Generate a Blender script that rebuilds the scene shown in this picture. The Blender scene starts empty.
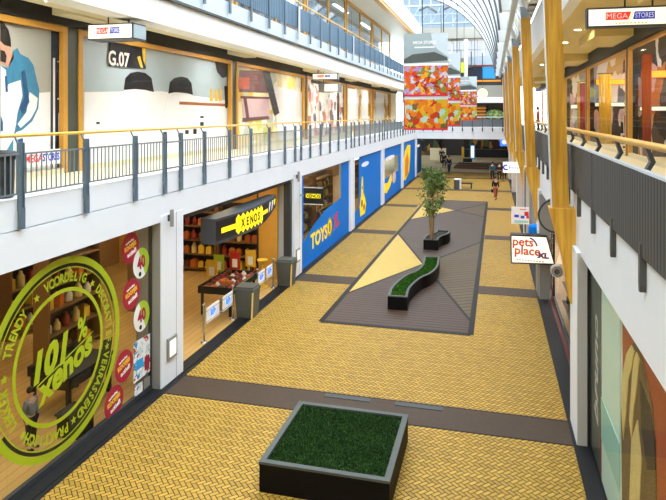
import bpy, bmesh, math, random
from mathutils import Vector, Matrix
random.seed(7)
C = bpy.context.scene.collection
PI = math.pi

# ------------------------------------------------------------------ materials
def lin(c):
    return tuple((v/12.92 if v <= .04045 else ((v+.055)/1.055)**2.4) for v in c)
def rgb(r, g, b): return lin((r/255, g/255, b/255))

def newmat(name):
    m = bpy.data.materials.new(name); m.use_nodes = True
    nt = m.node_tree; nt.nodes.clear()
    out = nt.nodes.new('ShaderNodeOutputMaterial')
    return m, nt, out

def mat(name, col, rough=.5, metal=0, var=.06, scale=6, emit=0, bump=0, spec=.5):
    m, nt, out = newmat(name)
    p = nt.nodes.new('ShaderNodeBsdfPrincipled')
    tc = nt.nodes.new('ShaderNodeTexCoord')
    nz = nt.nodes.new('ShaderNodeTexNoise'); nz.inputs['Scale'].default_value = scale; nz.inputs['Detail'].default_value = 3
    nt.links.new(tc.outputs['Object'], nz.inputs['Vector'])
    mx = nt.nodes.new('ShaderNodeMix'); mx.data_type = 'RGBA'
    mx.inputs['A'].default_value = (*[max(0, c*(1-var)) for c in col], 1)
    mx.inputs['B'].default_value = (*[min(1, c*(1+var)) for c in col], 1)
    nt.links.new(nz.outputs['Fac'], mx.inputs['Factor'])
    nt.links.new(mx.outputs['Result'], p.inputs['Base Color'])
    p.inputs['Roughness'].default_value = rough; p.inputs['Metallic'].default_value = metal
    p.inputs['Specular IOR Level'].default_value = spec
    if emit:
        nt.links.new(mx.outputs['Result'], p.inputs['Emission Color']); p.inputs['Emission Strength'].default_value = emit
    if bump:
        b = nt.nodes.new('ShaderNodeBump'); b.inputs['Strength'].default_value = bump
        nt.links.new(nz.outputs['Fac'], b.inputs['Height']); nt.links.new(b.outputs['Normal'], p.inputs['Normal'])
    nt.links.new(p.outputs[0], out.inputs[0])
    return m

def emat(name, col, s):
    m, nt, out = newmat(name)
    e = nt.nodes.new('ShaderNodeEmission'); e.inputs[0].default_value = (*col, 1); e.inputs[1].default_value = s
    nt.links.new(e.outputs[0], out.inputs[0]); return m

def glassmat(name, tint=(1, 1, 1), refl=1.0, ior=1.45):
    m, nt, out = newmat(name)
    t = nt.nodes.new('ShaderNodeBsdfTransparent'); t.inputs[0].default_value = (*tint, 1)
    g = nt.nodes.new('ShaderNodeBsdfGlossy'); g.inputs['Roughness'].default_value = .03
    f = nt.nodes.new('ShaderNodeFresnel'); f.inputs[0].default_value = ior
    mu = nt.nodes.new('ShaderNodeMath'); mu.operation = 'MULTIPLY'; mu.inputs[1].default_value = refl
    nt.links.new(f.outputs[0], mu.inputs[0])
    mx = nt.nodes.new('ShaderNodeMixShader')
    ge = nt.nodes.new('ShaderNodeNewGeometry'); fr = nt.nodes.new('ShaderNodeMath'); fr.operation = 'SUBTRACT'; fr.inputs[0].default_value = 1
    nt.links.new(ge.outputs['Backfacing'], fr.inputs[1])       # the pane mirrors on its outer side only
    m2 = nt.nodes.new('ShaderNodeMath'); m2.operation = 'MULTIPLY'; nt.links.new(mu.outputs[0], m2.inputs[0]); nt.links.new(fr.outputs[0], m2.inputs[1])
    nt.links.new(m2.outputs[0], mx.inputs[0]); nt.links.new(t.outputs[0], mx.inputs[1]); nt.links.new(g.outputs[0], mx.inputs[2])
    nt.links.new(mx.outputs[0], out.inputs[0]); return m

class N:
    """small node maths helper"""
    def __init__(s, nt): s.nt = nt
    def m(s, op, a, b=None, c=None):
        n = s.nt.nodes.new('ShaderNodeMath'); n.operation = op
        for i, v in enumerate((a, b, c)):
            if v is None: continue
            if isinstance(v, (int, float)): n.inputs[i].default_value = v
            else: s.nt.links.new(v, n.inputs[i])
        return n.outputs[0]

def herringbone(name, ca, cb, joint, w):
    m, nt, out = newmat(name); k = N(nt); L = nt.links.new
    geo = nt.nodes.new('ShaderNodeNewGeometry'); sp = nt.nodes.new('ShaderNodeSeparateXYZ')
    L(geo.outputs['Position'], sp.inputs[0]); X, Y = sp.outputs[0], sp.outputs[1]
    q = 1/(math.sqrt(2)*w)
    bi = k.m('ADD', k.m('MULTIPLY', k.m('SUBTRACT', X, Y), q), 4000)
    bj = k.m('ADD', k.m('MULTIPLY', k.m('ADD', X, Y), q), 4000)
    i, j = k.m('FLOOR', bi), k.m('FLOOR', bj)
    fx, fy = k.m('SUBTRACT', bi, i), k.m('SUBTRACT', bj, j)
    kk = k.m('MODULO', k.m('ADD', k.m('SUBTRACT', i, j), 8000), 4)
    is1 = k.m('COMPARE', kk, 1, .1); is2 = k.m('COMPARE', kk, 2, .1); vert = k.m('GREATER_THAN', kk, 1.5)
    hu = k.m('ADD', fx, is1); dh = k.m('MINIMUM', k.m('MINIMUM', hu, k.m('SUBTRACT', 2, hu)), k.m('MINIMUM', fy, k.m('SUBTRACT', 1, fy)))
    vv = k.m('ADD', fy, is2); dv = k.m('MINIMUM', k.m('MINIMUM', vv, k.m('SUBTRACT', 2, vv)), k.m('MINIMUM', fx, k.m('SUBTRACT', 1, fx)))
    d = k.m('ADD', k.m('MULTIPLY', dv, vert), k.m('MULTIPLY', dh, k.m('SUBTRACT', 1, vert)))
    oi, oj = k.m('SUBTRACT', i, is1), k.m('SUBTRACT', j, is2)
    cb_ = nt.nodes.new('ShaderNodeCombineXYZ'); L(oi, cb_.inputs[0]); L(oj, cb_.inputs[1])
    wn = nt.nodes.new('ShaderNodeTexWhiteNoise'); L(cb_.outputs[0], wn.inputs['Vector'])
    big = nt.nodes.new('ShaderNodeTexNoise'); big.inputs['Scale'].default_value = .35; L(geo.outputs['Position'], big.inputs['Vector'])
    f = k.m('ADD', k.m('ADD', k.m('MULTIPLY', wn.outputs['Value'], .45), k.m('MULTIPLY', vert, .3)), k.m('MULTIPLY', big.outputs['Fac'], .3))  # vert bricks paler: light direction on the zigzag put into the colour
    mx = nt.nodes.new('ShaderNodeMix'); mx.data_type = 'RGBA'
    mx.inputs['A'].default_value = (*ca, 1); mx.inputs['B'].default_value = (*cb, 1); L(f, mx.inputs['Factor'])
    mj = nt.nodes.new('ShaderNodeMix'); mj.data_type = 'RGBA'; mj.inputs['B'].default_value = (*joint, 1)
    L(mx.outputs['Result'], mj.inputs['A']); L(k.m('LESS_THAN', d, .1), mj.inputs['Factor'])
    p = nt.nodes.new('ShaderNodeBsdfPrincipled'); L(mj.outputs['Result'], p.inputs['Base Color'])
    p.inputs['Roughness'].default_value = .6; p.inputs['Specular IOR Level'].default_value = .28
    b = nt.nodes.new('ShaderNodeBump'); b.inputs['Strength'].default_value = .35; b.inputs['Distance'].default_value = .01
    L(k.m('MINIMUM', d, .2), b.inputs['Height']); L(b.outputs['Normal'], p.inputs['Normal'])
    L(p.outputs[0], out.inputs[0]); return m

def stripes(name, ca, cb, ang, pitch, gap=.25, rough=.55, var=.5, vertical=False):
    """parallel boards with joints; direction of the boards = ang (radians from +X); vertical: ribs along Y axis coordinate"""
    m, nt, out = newmat(name); k = N(nt); L = nt.links.new
    geo = nt.nodes.new('ShaderNodeNewGeometry'); sp = nt.nodes.new('ShaderNodeSeparateXYZ'); L(geo.outputs['Position'], sp.inputs[0])
    if vertical: t = k.m('ADD', sp.outputs[1], sp.outputs[0])
    else: t = k.m('ADD', k.m('MULTIPLY', sp.outputs[0], -math.sin(ang)), k.m('MULTIPLY', sp.outputs[1], math.cos(ang)))
    u = k.m('ADD', k.m('MULTIPLY', t, 1/pitch), 1000); i = k.m('FLOOR', u); f = k.m('SUBTRACT', u, i)
    wn = nt.nodes.new('ShaderNodeTexWhiteNoise'); wn.noise_dimensions = '1D'; L(i, wn.inputs['W'])
    nz = nt.nodes.new('ShaderNodeTexNoise'); nz.inputs['Scale'].default_value = 3; L(geo.outputs['Position'], nz.inputs['Vector'])
    mx = nt.nodes.new('ShaderNodeMix'); mx.data_type = 'RGBA'
    mx.inputs['A'].default_value = (*ca, 1); mx.inputs['B'].default_value = (*[c*1.35 for c in ca], 1)
    L(k.m('ADD', k.m('MULTIPLY', wn.outputs['Value'], var), k.m('MULTIPLY', nz.outputs['Fac'], .4)), mx.inputs['Factor'])
    mj = nt.nodes.new('ShaderNodeMix'); mj.data_type = 'RGBA'; mj.inputs['B'].default_value = (*cb, 1)
    L(mx.outputs['Result'], mj.inputs['A']); L(k.m('LESS_THAN', f, gap), mj.inputs['Factor'])
    p = nt.nodes.new('ShaderNodeBsdfPrincipled'); L(mj.outputs['Result'], p.inputs['Base Color']); p.inputs['Roughness'].default_value = rough; p.inputs['Specular IOR Level'].default_value = .25
    L(p.outputs[0], out.inputs[0]); return m

def woodmat(name, ca, cb, axis=2, scale=9, rough=.42):
    m, nt, out = newmat(name); L = nt.links.new
    tc = nt.nodes.new('ShaderNodeTexCoord'); mp = nt.nodes.new('ShaderNodeMapping')
    sc = [scale, scale, scale]; sc[axis] = scale*.06
    mp.inputs['Scale'].default_value = sc
    L(tc.outputs['Object'], mp.inputs[0])
    nz = nt.nodes.new('ShaderNodeTexNoise'); nz.inputs['Scale'].default_value = 1.6; nz.inputs['Detail'].default_value = 5; nz.inputs['Distortion'].default_value = .6
    L(mp.outputs[0], nz.inputs['Vector'])
    cr = nt.nodes.new('ShaderNodeValToRGB'); cr.color_ramp.elements[0].position = .35; cr.color_ramp.elements[1].position = .68
    cr.color_ramp.elements[0].color = (*ca, 1); cr.color_ramp.elements[1].color = (*cb, 1)
    L(nz.outputs['Fac'], cr.inputs[0])
    p = nt.nodes.new('ShaderNodeBsdfPrincipled'); L(cr.outputs[0], p.inputs['Base Color']); p.inputs['Roughness'].default_value = rough
    L(p.outputs[0], out.inputs[0]); return m

def blobs(name, cols, scale, rough=.5, emit=0, seedv=0.0, dim=1.0, tall=1.0):
    """printed image of scattered blobs of colour (leaves, goods)"""
    m, nt, out = newmat(name); L = nt.links.new
    tc = nt.nodes.new('ShaderNodeTexCoord'); mp = nt.nodes.new('ShaderNodeMapping'); mp.inputs['Location'].default_value = (seedv, seedv*2, seedv*3); mp.inputs['Scale'].default_value = (1, 1, tall)
    L(tc.outputs['Object'], mp.inputs[0])
    nz = nt.nodes.new('ShaderNodeTexNoise'); nz.inputs['Scale'].default_value = scale*.8; L(mp.outputs[0], nz.inputs['Vector'])
    mxv = nt.nodes.new('ShaderNodeMix'); mxv.data_type = 'RGBA'; mxv.inputs['Factor'].default_value = .22
    L(mp.outputs[0], mxv.inputs['A']); L(nz.outputs['Color'], mxv.inputs['B'])
    vo = nt.nodes.new('ShaderNodeTexVoronoi'); vo.inputs['Scale'].default_value = scale; L(mxv.outputs['Result'], vo.inputs['Vector'])
    sp = nt.nodes.new('ShaderNodeSeparateColor'); L(vo.outputs['Color'], sp.inputs[0])
    cr = nt.nodes.new('ShaderNodeValToRGB'); cr.color_ramp.interpolation = 'CONSTANT'
    n = len(cols)
    while len(cr.color_ramp.elements) < n: cr.color_ramp.elements.new(.5)
    for i, c in enumerate(cols):
        cr.color_ramp.elements[i].position = i/n; cr.color_ramp.elements[i].color = (*[q*dim for q in c], 1)
    L(sp.outputs[0], cr.inputs[0])
    p = nt.nodes.new('ShaderNodeBsdfPrincipled'); L(cr.outputs[0], p.inputs['Base Color']); p.inputs['Roughness'].default_value = rough; p.inputs['Specular IOR Level'].default_value = .2
    if emit: L(cr.outputs[0], p.inputs['Emission Color']); p.inputs['Emission Strength'].default_value = emit
    L(p.outputs[0], out.inputs[0]); return m

MT = {}
def mk(name, *a, **k): MT[name] = mat(name, *a, **k)
mk('white_panel', rgb(236, 239, 244), .5, var=.03, scale=2)
mk('white_paint', rgb(238, 238, 236), .5, var=.03)
mk('cool_white', rgb(206, 216, 224), .45, var=.03)
mk('cream', rgb(226, 214, 178), .6, var=.04)
mk('soffit_yellow', rgb(222, 200, 132), .6, var=.06, scale=1)
mk('grey_clad', rgb(140, 138, 134), .4, var=.05)
mk('dark_grey', rgb(52, 54, 56), .5, var=.1)
mk('black', rgb(22, 22, 24), .5, var=.1)
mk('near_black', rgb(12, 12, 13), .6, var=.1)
mk('steel_blue', rgb(92, 110, 124), .4, var=.06)
mk('bar_grey', rgb(116, 124, 132), .4, .1, var=.05)
mk('rail_grey', rgb(78, 78, 78), .5, var=.08)
mk('brass', rgb(232, 182, 70), .3, .25, var=.05)
mk('gold_frame', rgb(212, 156, 62), .42, var=.12, scale=12)
mk('chrome', rgb(190, 192, 195), .25, .9)
mk('lime', rgb(168, 184, 22), .5)
mk('lime_dark', rgb(20, 24, 8), .5)
mk('sticker_red', rgb(165, 22, 52), .5)
mk('sticker_yellow', rgb(238, 190, 40), .5)
mk('sticker_white', rgb(240, 240, 235), .5)
mk('sticker_green', rgb(170, 200, 50), .5)
mk('blue', rgb(0, 116, 212), .6, var=.05, scale=1, spec=.15)
mk('toy_yellow', rgb(255, 214, 0), .5, emit=.1)
mk('toy_red', rgb(214, 34, 62), .5)
mk('toy_orange', rgb(240, 140, 20), .5)
mk('sign_yellow', rgb(250, 226, 20), .5, emit=.3)
mk('canopy', rgb(66, 72, 80), .45)
mk('tan_floor', rgb(186, 146, 88), .4, var=.1, scale=3)
mk('amber', rgb(214, 158, 60), .6, var=.15, scale=2)
mk('shop_dark', rgb(46, 34, 24), .7, var=.3, scale=2)
mk('shop_wall', rgb(150, 112, 66), .7, var=.15, scale=1)
mk('curb', rgb(28, 27, 28), .55, var=.25, scale=20, spec=.25)
mk('rim_grey', rgb(84, 88, 84), .55, spec=.3)
mk('planter_black', rgb(15, 14, 14), .6, var=.15, spec=.15)
mk('trunk', rgb(150, 122, 78), .8, var=.3, scale=30)
mk('soil', rgb(40, 30, 22), .9, var=.3, scale=30)
mk('skin', rgb(205, 156, 128), .5)
mk('hair_dark', rgb(28, 22, 20), .6)
mk('hair_brown', rgb(84, 56, 34), .6)
mk('cloth_black', rgb(24, 25, 30), .8)
mk('cloth_navy', rgb(30, 40, 62), .8)
mk('cloth_teal', rgb(26, 92, 104), .8)
mk('cloth_grey', rgb(120, 122, 126), .8)
mk('cloth_red', rgb(190, 60, 44), .8)
mk('cloth_white', rgb(226, 224, 220), .8)
mk('denim', rgb(58, 132, 168), .6, var=.25, scale=5)
mk('denim_dark', rgb(28, 82, 130), .6, var=.2)
mk('poster_grey', rgb(176, 176, 164), .55, var=.06, scale=2)
mk('poster_tile', rgb(174, 190, 196), .5, var=.05, scale=3)
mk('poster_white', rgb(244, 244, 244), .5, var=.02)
mk('plate_dark', rgb(30, 30, 34), .5, spec=.2)
mk('brown_shelf', rgb(176, 104, 60), .5)
mk('plum', rgb(112, 72, 72), .5, var=.25, scale=4)
mk('poster_lilac', rgb(216, 186, 190), .5, var=.1)
mk('brick_orange', rgb(196, 88, 50), .5)
mk('mega_red', rgb(204, 44, 36), .5, emit=.35)
mk('mega_blue', rgb(32, 52, 160), .5, emit=.35)
mk('lit_white', rgb(246, 242, 226), .5, emit=.3)
mk('lit_blue', rgb(40, 90, 240), .5, emit=1.2)
mk('lit_orange', rgb(255, 110, 20), .5, emit=1.6)
mk('lit_red', rgb(220, 50, 30), .5, emit=.5)
mk('red', rgb(182, 40, 32), .5)
mk('rust', rgb(178, 74, 36), .55, var=.15)
mk('beige', rgb(228, 202, 130), .7, var=.2, scale=5)
mk('olive', rgb(110, 84, 46), .7, var=.3, scale=4)
mk('mint', rgb(222, 252, 236), .35, var=.04)
mk('mint_blue', rgb(160, 222, 212), .35, var=.04)
mk('slate', rgb(74, 82, 74), .45)
mk('warm_red_curb', rgb(92, 34, 26), .5)
mk('purple', rgb(112, 40, 120), .5)
mk('orange_logo', rgb(226, 84, 34), .5)
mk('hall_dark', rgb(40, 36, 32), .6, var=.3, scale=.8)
mk('hall_floor', rgb(206, 190, 150), .4, var=.06)
mk('step_brown', rgb(120, 92, 66), .6, var=.1)
mk('bin_olive', rgb(82, 84, 76), .5, var=.12)
mk('bottle_green', rgb(44, 96, 60), .4)
mk('shelf_brown', rgb(120, 86, 50), .6, var=.1)
mk('teal_blue', rgb(30, 120, 170), .5, emit=.25)
mk('banner_grey', rgb(158, 170, 172), .5, var=.25, scale=1.2)
mk('far_wall', rgb(150, 147, 138), .5, var=.05, scale=.5)
mk('pillar_front', rgb(196, 192, 186), .45)
mk('roof_grey', rgb(92, 96, 102), .5)
mk('truss', rgb(150, 164, 176), .4)
mk('clay', rgb(168, 90, 60), .6, var=.15)
mk('band_brown', rgb(72, 56, 42), .6, spec=.25, var=.18, scale=8)
mk('pale_yellow', rgb(238, 236, 150), .5, emit=.5)
mk('yellow_green', rgb(200, 214, 40), .5, emit=.2)
mk('zone_border', rgb(26, 20, 16), .6, spec=.25, var=.15)
mk('meat_red', rgb(140, 40, 28), .5, var=.2)
mk('goods_orange', rgb(196, 104, 40), .5, var=.2)
mk('goods_yellow', rgb(232, 190, 60), .5, var=.2)
mk('goods_white', rgb(228, 220, 208), .5, var=.1)
mk('goods_brown', rgb(110, 62, 36), .5, var=.2)
MT['teal_sky'] = emat('gable_glow', (.42, .58, .72), .5)
MT['glass'] = glassmat('clear_glass', refl=.45)
MT['glass_xenos'] = glassmat('shop_glass', (.94, .95, .94), .4)
MT['glass_upper'] = glassmat('cool_glass', (.82, .9, .96), 1.6)
MT['glass_roof'] = glassmat('roof_glass', (.97, .985, 1), .5)
MT['lamp_white'] = emat('lamp_white', (1, .96, .9), 30)
MT['lamp_down'] = emat('lamp_down', (1, .985, .96), 420)
MT['lamp_warm'] = emat('lamp_warm', (1, .80, .48), 16)
MT['lamp_spot'] = emat('lamp_spot', (1, .86, .6), 70)
MT['lamp_shop'] = emat('lamp_shop', (1, .9, .72), 26)
MT['lamp_cool'] = emat('lamp_cool', (.95, .97, 1), 6)
MT['floor_bricks'] = herringbone('yellow_brick_paving', rgb(152, 116, 39), rgb(202, 159, 63), rgb(54, 39, 14), .08)
MT['triangle_bricks'] = herringbone('pale_brick_paving', rgb(198, 164, 76), rgb(212, 180, 96), rgb(160, 128, 60), .078)
MT['deck_a'] = stripes('purple_brown_boards', rgb(76, 57, 46), rgb(38, 28, 23), .0, .22)
MT['deck_b'] = stripes('olive_brown_boards', rgb(86, 70, 46), rgb(60, 48, 32), .55, .3)
MT['deck_c'] = stripes('grey_brown_boards', rgb(82, 66, 56), rgb(58, 46, 38), -.5, .3)
MT['ribbed_grey'] = stripes('ribbed_dark_grey', rgb(82, 81, 79), rgb(40, 40, 40), 0, .12, gap=.35, vertical=True, var=.3)
MT['ribbed_blue'] = stripes('ribbed_steel_blue', rgb(88, 116, 138), rgb(50, 72, 92), 0, .16, gap=.25, vertical=True, var=.3)
MT['hall_tiles'] = stripes('hall_tiles', rgb(204, 188, 148), rgb(170, 152, 116), 0, 1.2, gap=.04, var=.3)
MT['shop_planks'] = stripes('shop_planks', rgb(190, 152, 92), rgb(146, 112, 64), PI/2, .2, gap=.06, var=.6, rough=.35)
MT['glulam'] = woodmat('glulam', rgb(196, 140, 36), rgb(230, 176, 60), 2, 8)
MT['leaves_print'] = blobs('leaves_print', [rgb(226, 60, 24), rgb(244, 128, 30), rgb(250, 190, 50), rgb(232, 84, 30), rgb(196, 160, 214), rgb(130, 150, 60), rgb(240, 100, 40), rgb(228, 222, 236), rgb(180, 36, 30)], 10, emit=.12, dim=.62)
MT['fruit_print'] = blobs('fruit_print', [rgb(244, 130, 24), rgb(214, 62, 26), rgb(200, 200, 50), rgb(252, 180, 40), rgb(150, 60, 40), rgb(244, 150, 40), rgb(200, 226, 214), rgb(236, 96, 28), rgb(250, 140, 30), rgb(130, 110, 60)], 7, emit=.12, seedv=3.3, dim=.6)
MT['boutique_print'] = blobs('boutique_print', [rgb(216, 220, 228), rgb(150, 150, 160), rgb(214, 180, 184), rgb(60, 54, 54), rgb(200, 170, 120), rgb(196, 124, 60), rgb(232, 228, 220), rgb(90, 80, 76)], 4.5, seedv=6, tall=.3)
MT['sketch_print'] = blobs('sketch_print', [rgb(246, 242, 240), rgb(250, 248, 246), rgb(214, 140, 120), rgb(246, 244, 240), rgb(120, 110, 120), rgb(248, 240, 232), rgb(232, 196, 176)], 2.6)
MT['fabric_print'] = blobs('fabric_print', [rgb(248, 240, 220), rgb(244, 226, 170), rgb(214, 206, 110), rgb(250, 246, 238), rgb(240, 196, 90), rgb(200, 206, 190)], 2.2, seedv=1.7)
MT['interior_print'] = blobs('interior_print', [rgb(240, 230, 200), rgb(206, 160, 70), rgb(248, 244, 236), rgb(190, 130, 60), rgb(236, 214, 160)], 1.6, seedv=5)
MT['leaflet_print'] = blobs('leaflet_print', [rgb(236, 240, 240), rgb(196, 216, 222), rgb(236, 240, 240), rgb(60, 130, 180), rgb(236, 236, 236), rgb(180, 60, 60), rgb(216, 226, 226)], 13, seedv=2)
MT['grass_blades'] = blobs('grass_blades', [rgb(26, 52, 8), rgb(32, 60, 11), rgb(23, 47, 7), rgb(38, 68, 14)], 24, .8)
MT['grass_bright'] = blobs('grass_bright', [rgb(48, 90, 16), rgb(62, 106, 24), rgb(40, 78, 14)], 9, .8)
MT['leaf_green'] = blobs('leaf_green', [rgb(92, 120, 56), rgb(124, 146, 80), rgb(66, 98, 44), rgb(160, 172, 112)], 9, .5)
MT['store_colours'] = blobs('store_colours', [rgb(60, 40, 30), rgb(120, 84, 40), rgb(30, 30, 26), rgb(70, 74, 50), rgb(150, 110, 60), rgb(40, 36, 34)], 2.2, .6, seedv=4, tall=.5)

# ------------------------------------------------------------------ geometry helpers
class F:
    """a flat working frame: origin, right, up; normal = right x up"""
    def __init__(s, o, ux, uy):
        s.o = Vector(o); s.ux = Vector(ux).normalized(); s.uy = Vector(uy).normalized(); s.n = s.ux.cross(s.uy)
    def p(s, x, y, z=0): return s.o + s.ux*x + s.uy*y + s.n*z
    def rot(s, x, y, a):
        c, si = math.cos(a), math.sin(a)
        return F(s.p(x, y), s.ux*c + s.uy*si, s.uy*c - s.ux*si)
def FL(x, y=0, z=0): return F((x, y, z), (0, 1, 0), (0, 0, 1))     # faces +X (left side of the mall)
def FR(x, y=0, z=0): return F((x, y, z), (0, -1, 0), (0, 0, 1))    # faces -X (right side)
def FC(x, y, z): return F((x, y, z), (1, 0, 0), (0, 0, 1))         # faces the camera (-Y)
def FZ(z): return F((0, 0, z), (1, 0, 0), (0, 1, 0))               # faces up

_tc = {}
def text_mesh(s, size, bold):
    key = (s, size, bold)
    if key not in _tc:
        cu = bpy.data.curves.new('t', 'FONT'); cu.body = s; cu.size = size; cu.offset = bold; cu.align_x = 'CENTER'; cu.align_y = 'CENTER'
        cu.resolution_u = 3
        ob = bpy.data.objects.new('t', cu); C.objects.link(ob)
        dg = bpy.context.evaluated_depsgraph_get(); me = bpy.data.meshes.new_from_object(ob.evaluated_get(dg))
        _tc[key] = ([tuple(v.co) for v in me.vertices], [tuple(p.vertices) for p in me.polygons])
        bpy.data.objects.remove(ob); bpy.data.curves.remove(cu); bpy.data.meshes.remove(me)
    return _tc[key]

class MB:
    def __init__(s): s.v = []; s.f = []; s.mi = []; s.sm = []
    def add(s, vs, fs, m=0, smooth=False):
        b = len(s.v); s.v += [Vector(v) for v in vs]
        for f in fs: s.f.append([b+i for i in f]); s.mi.append(m); s.sm.append(smooth)
        return s
    def box(s, x0, x1, y0, y1, z0, z1, m=0):
        return s.add([(x, y, z) for z in (z0, z1) for y in (y0, y1) for x in (x0, x1)],
                     [(0, 2, 3, 1), (4, 5, 7, 6), (0, 1, 5, 4), (2, 6, 7, 3), (0, 4, 6, 2), (1, 3, 7, 5)], m)
    def fbox(s, fr, x0, x1, y0, y1, z0, z1, m=0):
        return s.add([fr.p(x, y, z) for z in (z0, z1) for y in (y0, y1) for x in (x0, x1)],
                     [(0, 2, 3, 1), (4, 5, 7, 6), (0, 1, 5, 4), (2, 6, 7, 3), (0, 4, 6, 2), (1, 3, 7, 5)], m)
    def ext(s, fr, pts, z0, z1, m=0):
        n = len(pts)
        a = sum(pts[i][0]*pts[(i+1) % n][1]-pts[(i+1) % n][0]*pts[i][1] for i in range(n))
        if a < 0: pts = pts[::-1]
        vs = [fr.p(x, y, z0) for x, y in pts]+[fr.p(x, y, z1) for x, y in pts]
        fs = [tuple(range(n-1, -1, -1)), tuple(range(n, 2*n))]+[(i, (i+1) % n, n+(i+1) % n, n+i) for i in range(n)]
        return s.add(vs, fs, m)
    def ann(s, fr, cx, cy, r0, r1, z0, z1, a0=0, a1=2*PI, n=64, m=0):
        pts = []
        for i in range(n):
            t0 = a0+(a1-a0)*i/n; t1 = a0+(a1-a0)*(i+1)/n
            q = [(cx+r*math.cos(t), cy+r*math.sin(t)) for r, t in ((r0, t0), (r1, t0), (r1, t1), (r0, t1))]
            vs = [fr.p(x, y, z0) for x, y in q]+[fr.p(x, y, z1) for x, y in q]
            fs = [(3, 2, 1, 0), (4, 5, 6, 7), (1, 2, 6, 5), (3, 0, 4, 7)]
            if i == 0 and abs(a1-a0) < 6.28: fs.append((0, 1, 5, 4))
            if i == n-1 and abs(a1-a0) < 6.28: fs.append((2, 3, 7, 6))
            s.add(vs, fs, m)
        return s
    def disc(s, fr, cx, cy, r, z0, z1, m=0, n=32, ry=None):
        ry = ry or r
        return s.ext(fr, [(cx+r*math.cos(2*PI*i/n), cy+ry*math.sin(2*PI*i/n)) for i in range(n)], z0, z1, m)
    def text(s, t, size, fr, x=0, y=0, z0=0, z1=.004, m=0, a=0, bold=0.0, sx=1, shear=0):
        v, f = text_mesh(t, size, bold); g = fr.rot(x, y, a)
        n = len(v)
        # bounding-box centring
        if n:
            mxv = (min(q[1] for q in v)+max(q[1] for q in v))/2
            s.add([g.p((q[0]+shear*(q[1]-mxv))*sx, q[1]-mxv, z1) for q in v], f, m)
            s.add([g.p((q[0]+shear*(q[1]-mxv))*sx, q[1]-mxv, z0) for q in v], [tuple(reversed(q)) for q in f], m)
            ed = {}
            for q in f:
                for i in range(len(q)):
                    e = (q[i], q[(i+1) % len(q)]); k = tuple(sorted(e)); ed.setdefault(k, []).append(e)
            b = len(s.v)-2*n
            for k, es in ed.items():
                if len(es) == 1:
                    i, j = es[0]; s.f.append([b+j, b+i, b+n+i, b+n+j]); s.mi.append(m); s.sm.append(False)
        return s
    def tube(s, path, r, n=8, m=0, caps=True):
        P = [Vector(p) for p in path]; k = len(P); rs = r if isinstance(r, (list, tuple)) else [r]*k
        vs = []; up = None
        for i, p in enumerate(P):
            d = (P[min(i+1, k-1)]-P[max(i-1, 0)]).normalized()
            if up is None:
                up = d.orthogonal().normalized()
            up = (up-d*up.dot(d)).normalized(); w = d.cross(up)
            for j in range(n):
                a = 2*PI*j/n; vs.append(p+(up*math.cos(a)+w*math.sin(a))*rs[i])
        fs = [(i*n+j, i*n+(j+1) % n, (i+1)*n+(j+1) % n, (i+1)*n+j) for i in range(k-1) for j in range(n)]
        b = s.add(vs, fs, m, True)
        if caps: s.add(vs[:n], [tuple(range(n-1, -1, -1))], m); s.add(vs[-n:], [tuple(range(n))], m)
        return s
    def lathe(s, c, prof, n=20, m=0, sx=1, sy=1):
        c = Vector(c); vs = []
        for r, z in prof:
            for j in range(n): vs.append(c+Vector((r*sx*math.cos(2*PI*j/n), r*sy*math.sin(2*PI*j/n), z)))
        k = len(prof)
        fs = [(i*n+j, i*n+(j+1) % n, (i+1)*n+(j+1) % n, (i+1)*n+j) for i in range(k-1) for j in range(n)]
        s.add(vs, fs, m, True)
        s.add(vs[:n], [tuple(range(n-1, -1, -1))], m); s.add(vs[-n:], [tuple(range(n))], m)
        return s
    def ball(s, c, r, m=0, n=10, sc=(1, 1, 1)):
        prof = [(r*math.sin(PI*i/8)*1.0 if 0 < i < 8 else r*.02, -r*math.cos(PI*i/8)*sc[2]) for i in range(9)]
        return s.lathe(c, prof, n, m, sc[0], sc[1])

def link(name, mb, mats, parent=None, origin=None, bevel=0):
    if not isinstance(mats, (list, tuple)): mats = [mats]
    if origin is None: origin = parent.location if (parent and parent.parent is None) else (parent.matrix_world.translation if parent else Vector((0, 0, 0)))
    if parent is not None: origin = WORLD[parent.name]
    else: origin = Vector(origin)
    me = bpy.data.meshes.new(name); me.from_pydata([tuple(v-origin) for v in mb.v], [], mb.f)
    for m in mats: me.materials.append(MT[m] if isinstance(m, str) else m)
    for p, i, sm in zip(me.polygons, mb.mi, mb.sm): p.material_index = i; p.use_smooth = sm
    me.update()
    o = bpy.data.objects.new(name, me); C.objects.link(o)
    if parent is not None: o.parent = parent; WORLD[o.name] = Vector(origin)
    else: o.location = origin; WORLD[o.name] = Vector(origin)
    if bevel:
        b = o.modifiers.new('bevel', 'BEVEL'); b.width = bevel; b.segments = 2; b.limit_method = 'ANGLE'
    return o
WORLD = {}
def tag(o, label, cat, group=None, kind=None):
    o['label'] = label; o['category'] = cat
    if group: o['group'] = group
    if kind: o['kind'] = kind
    return o
def thing(name, label, cat, loc=(0, 0, 0), group=None, kind=None):
    o = bpy.data.objects.new(name, None); C.objects.link(o); o.location = loc; o.empty_display_size = .2
    WORLD[o.name] = Vector(loc)
    return tag(o, label, cat, group, kind)
def struct(name, mb, mats, bevel=0):
    o = link(name, mb, mats, bevel=bevel); o['kind'] = 'structure'; return o
def structroot(name, loc=(0, 0, 0)):
    o = bpy.data.objects.new(name, None); C.objects.link(o); o.location = loc; WORLD[o.name] = Vector(loc); o['kind'] = 'structure'; return o
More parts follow.
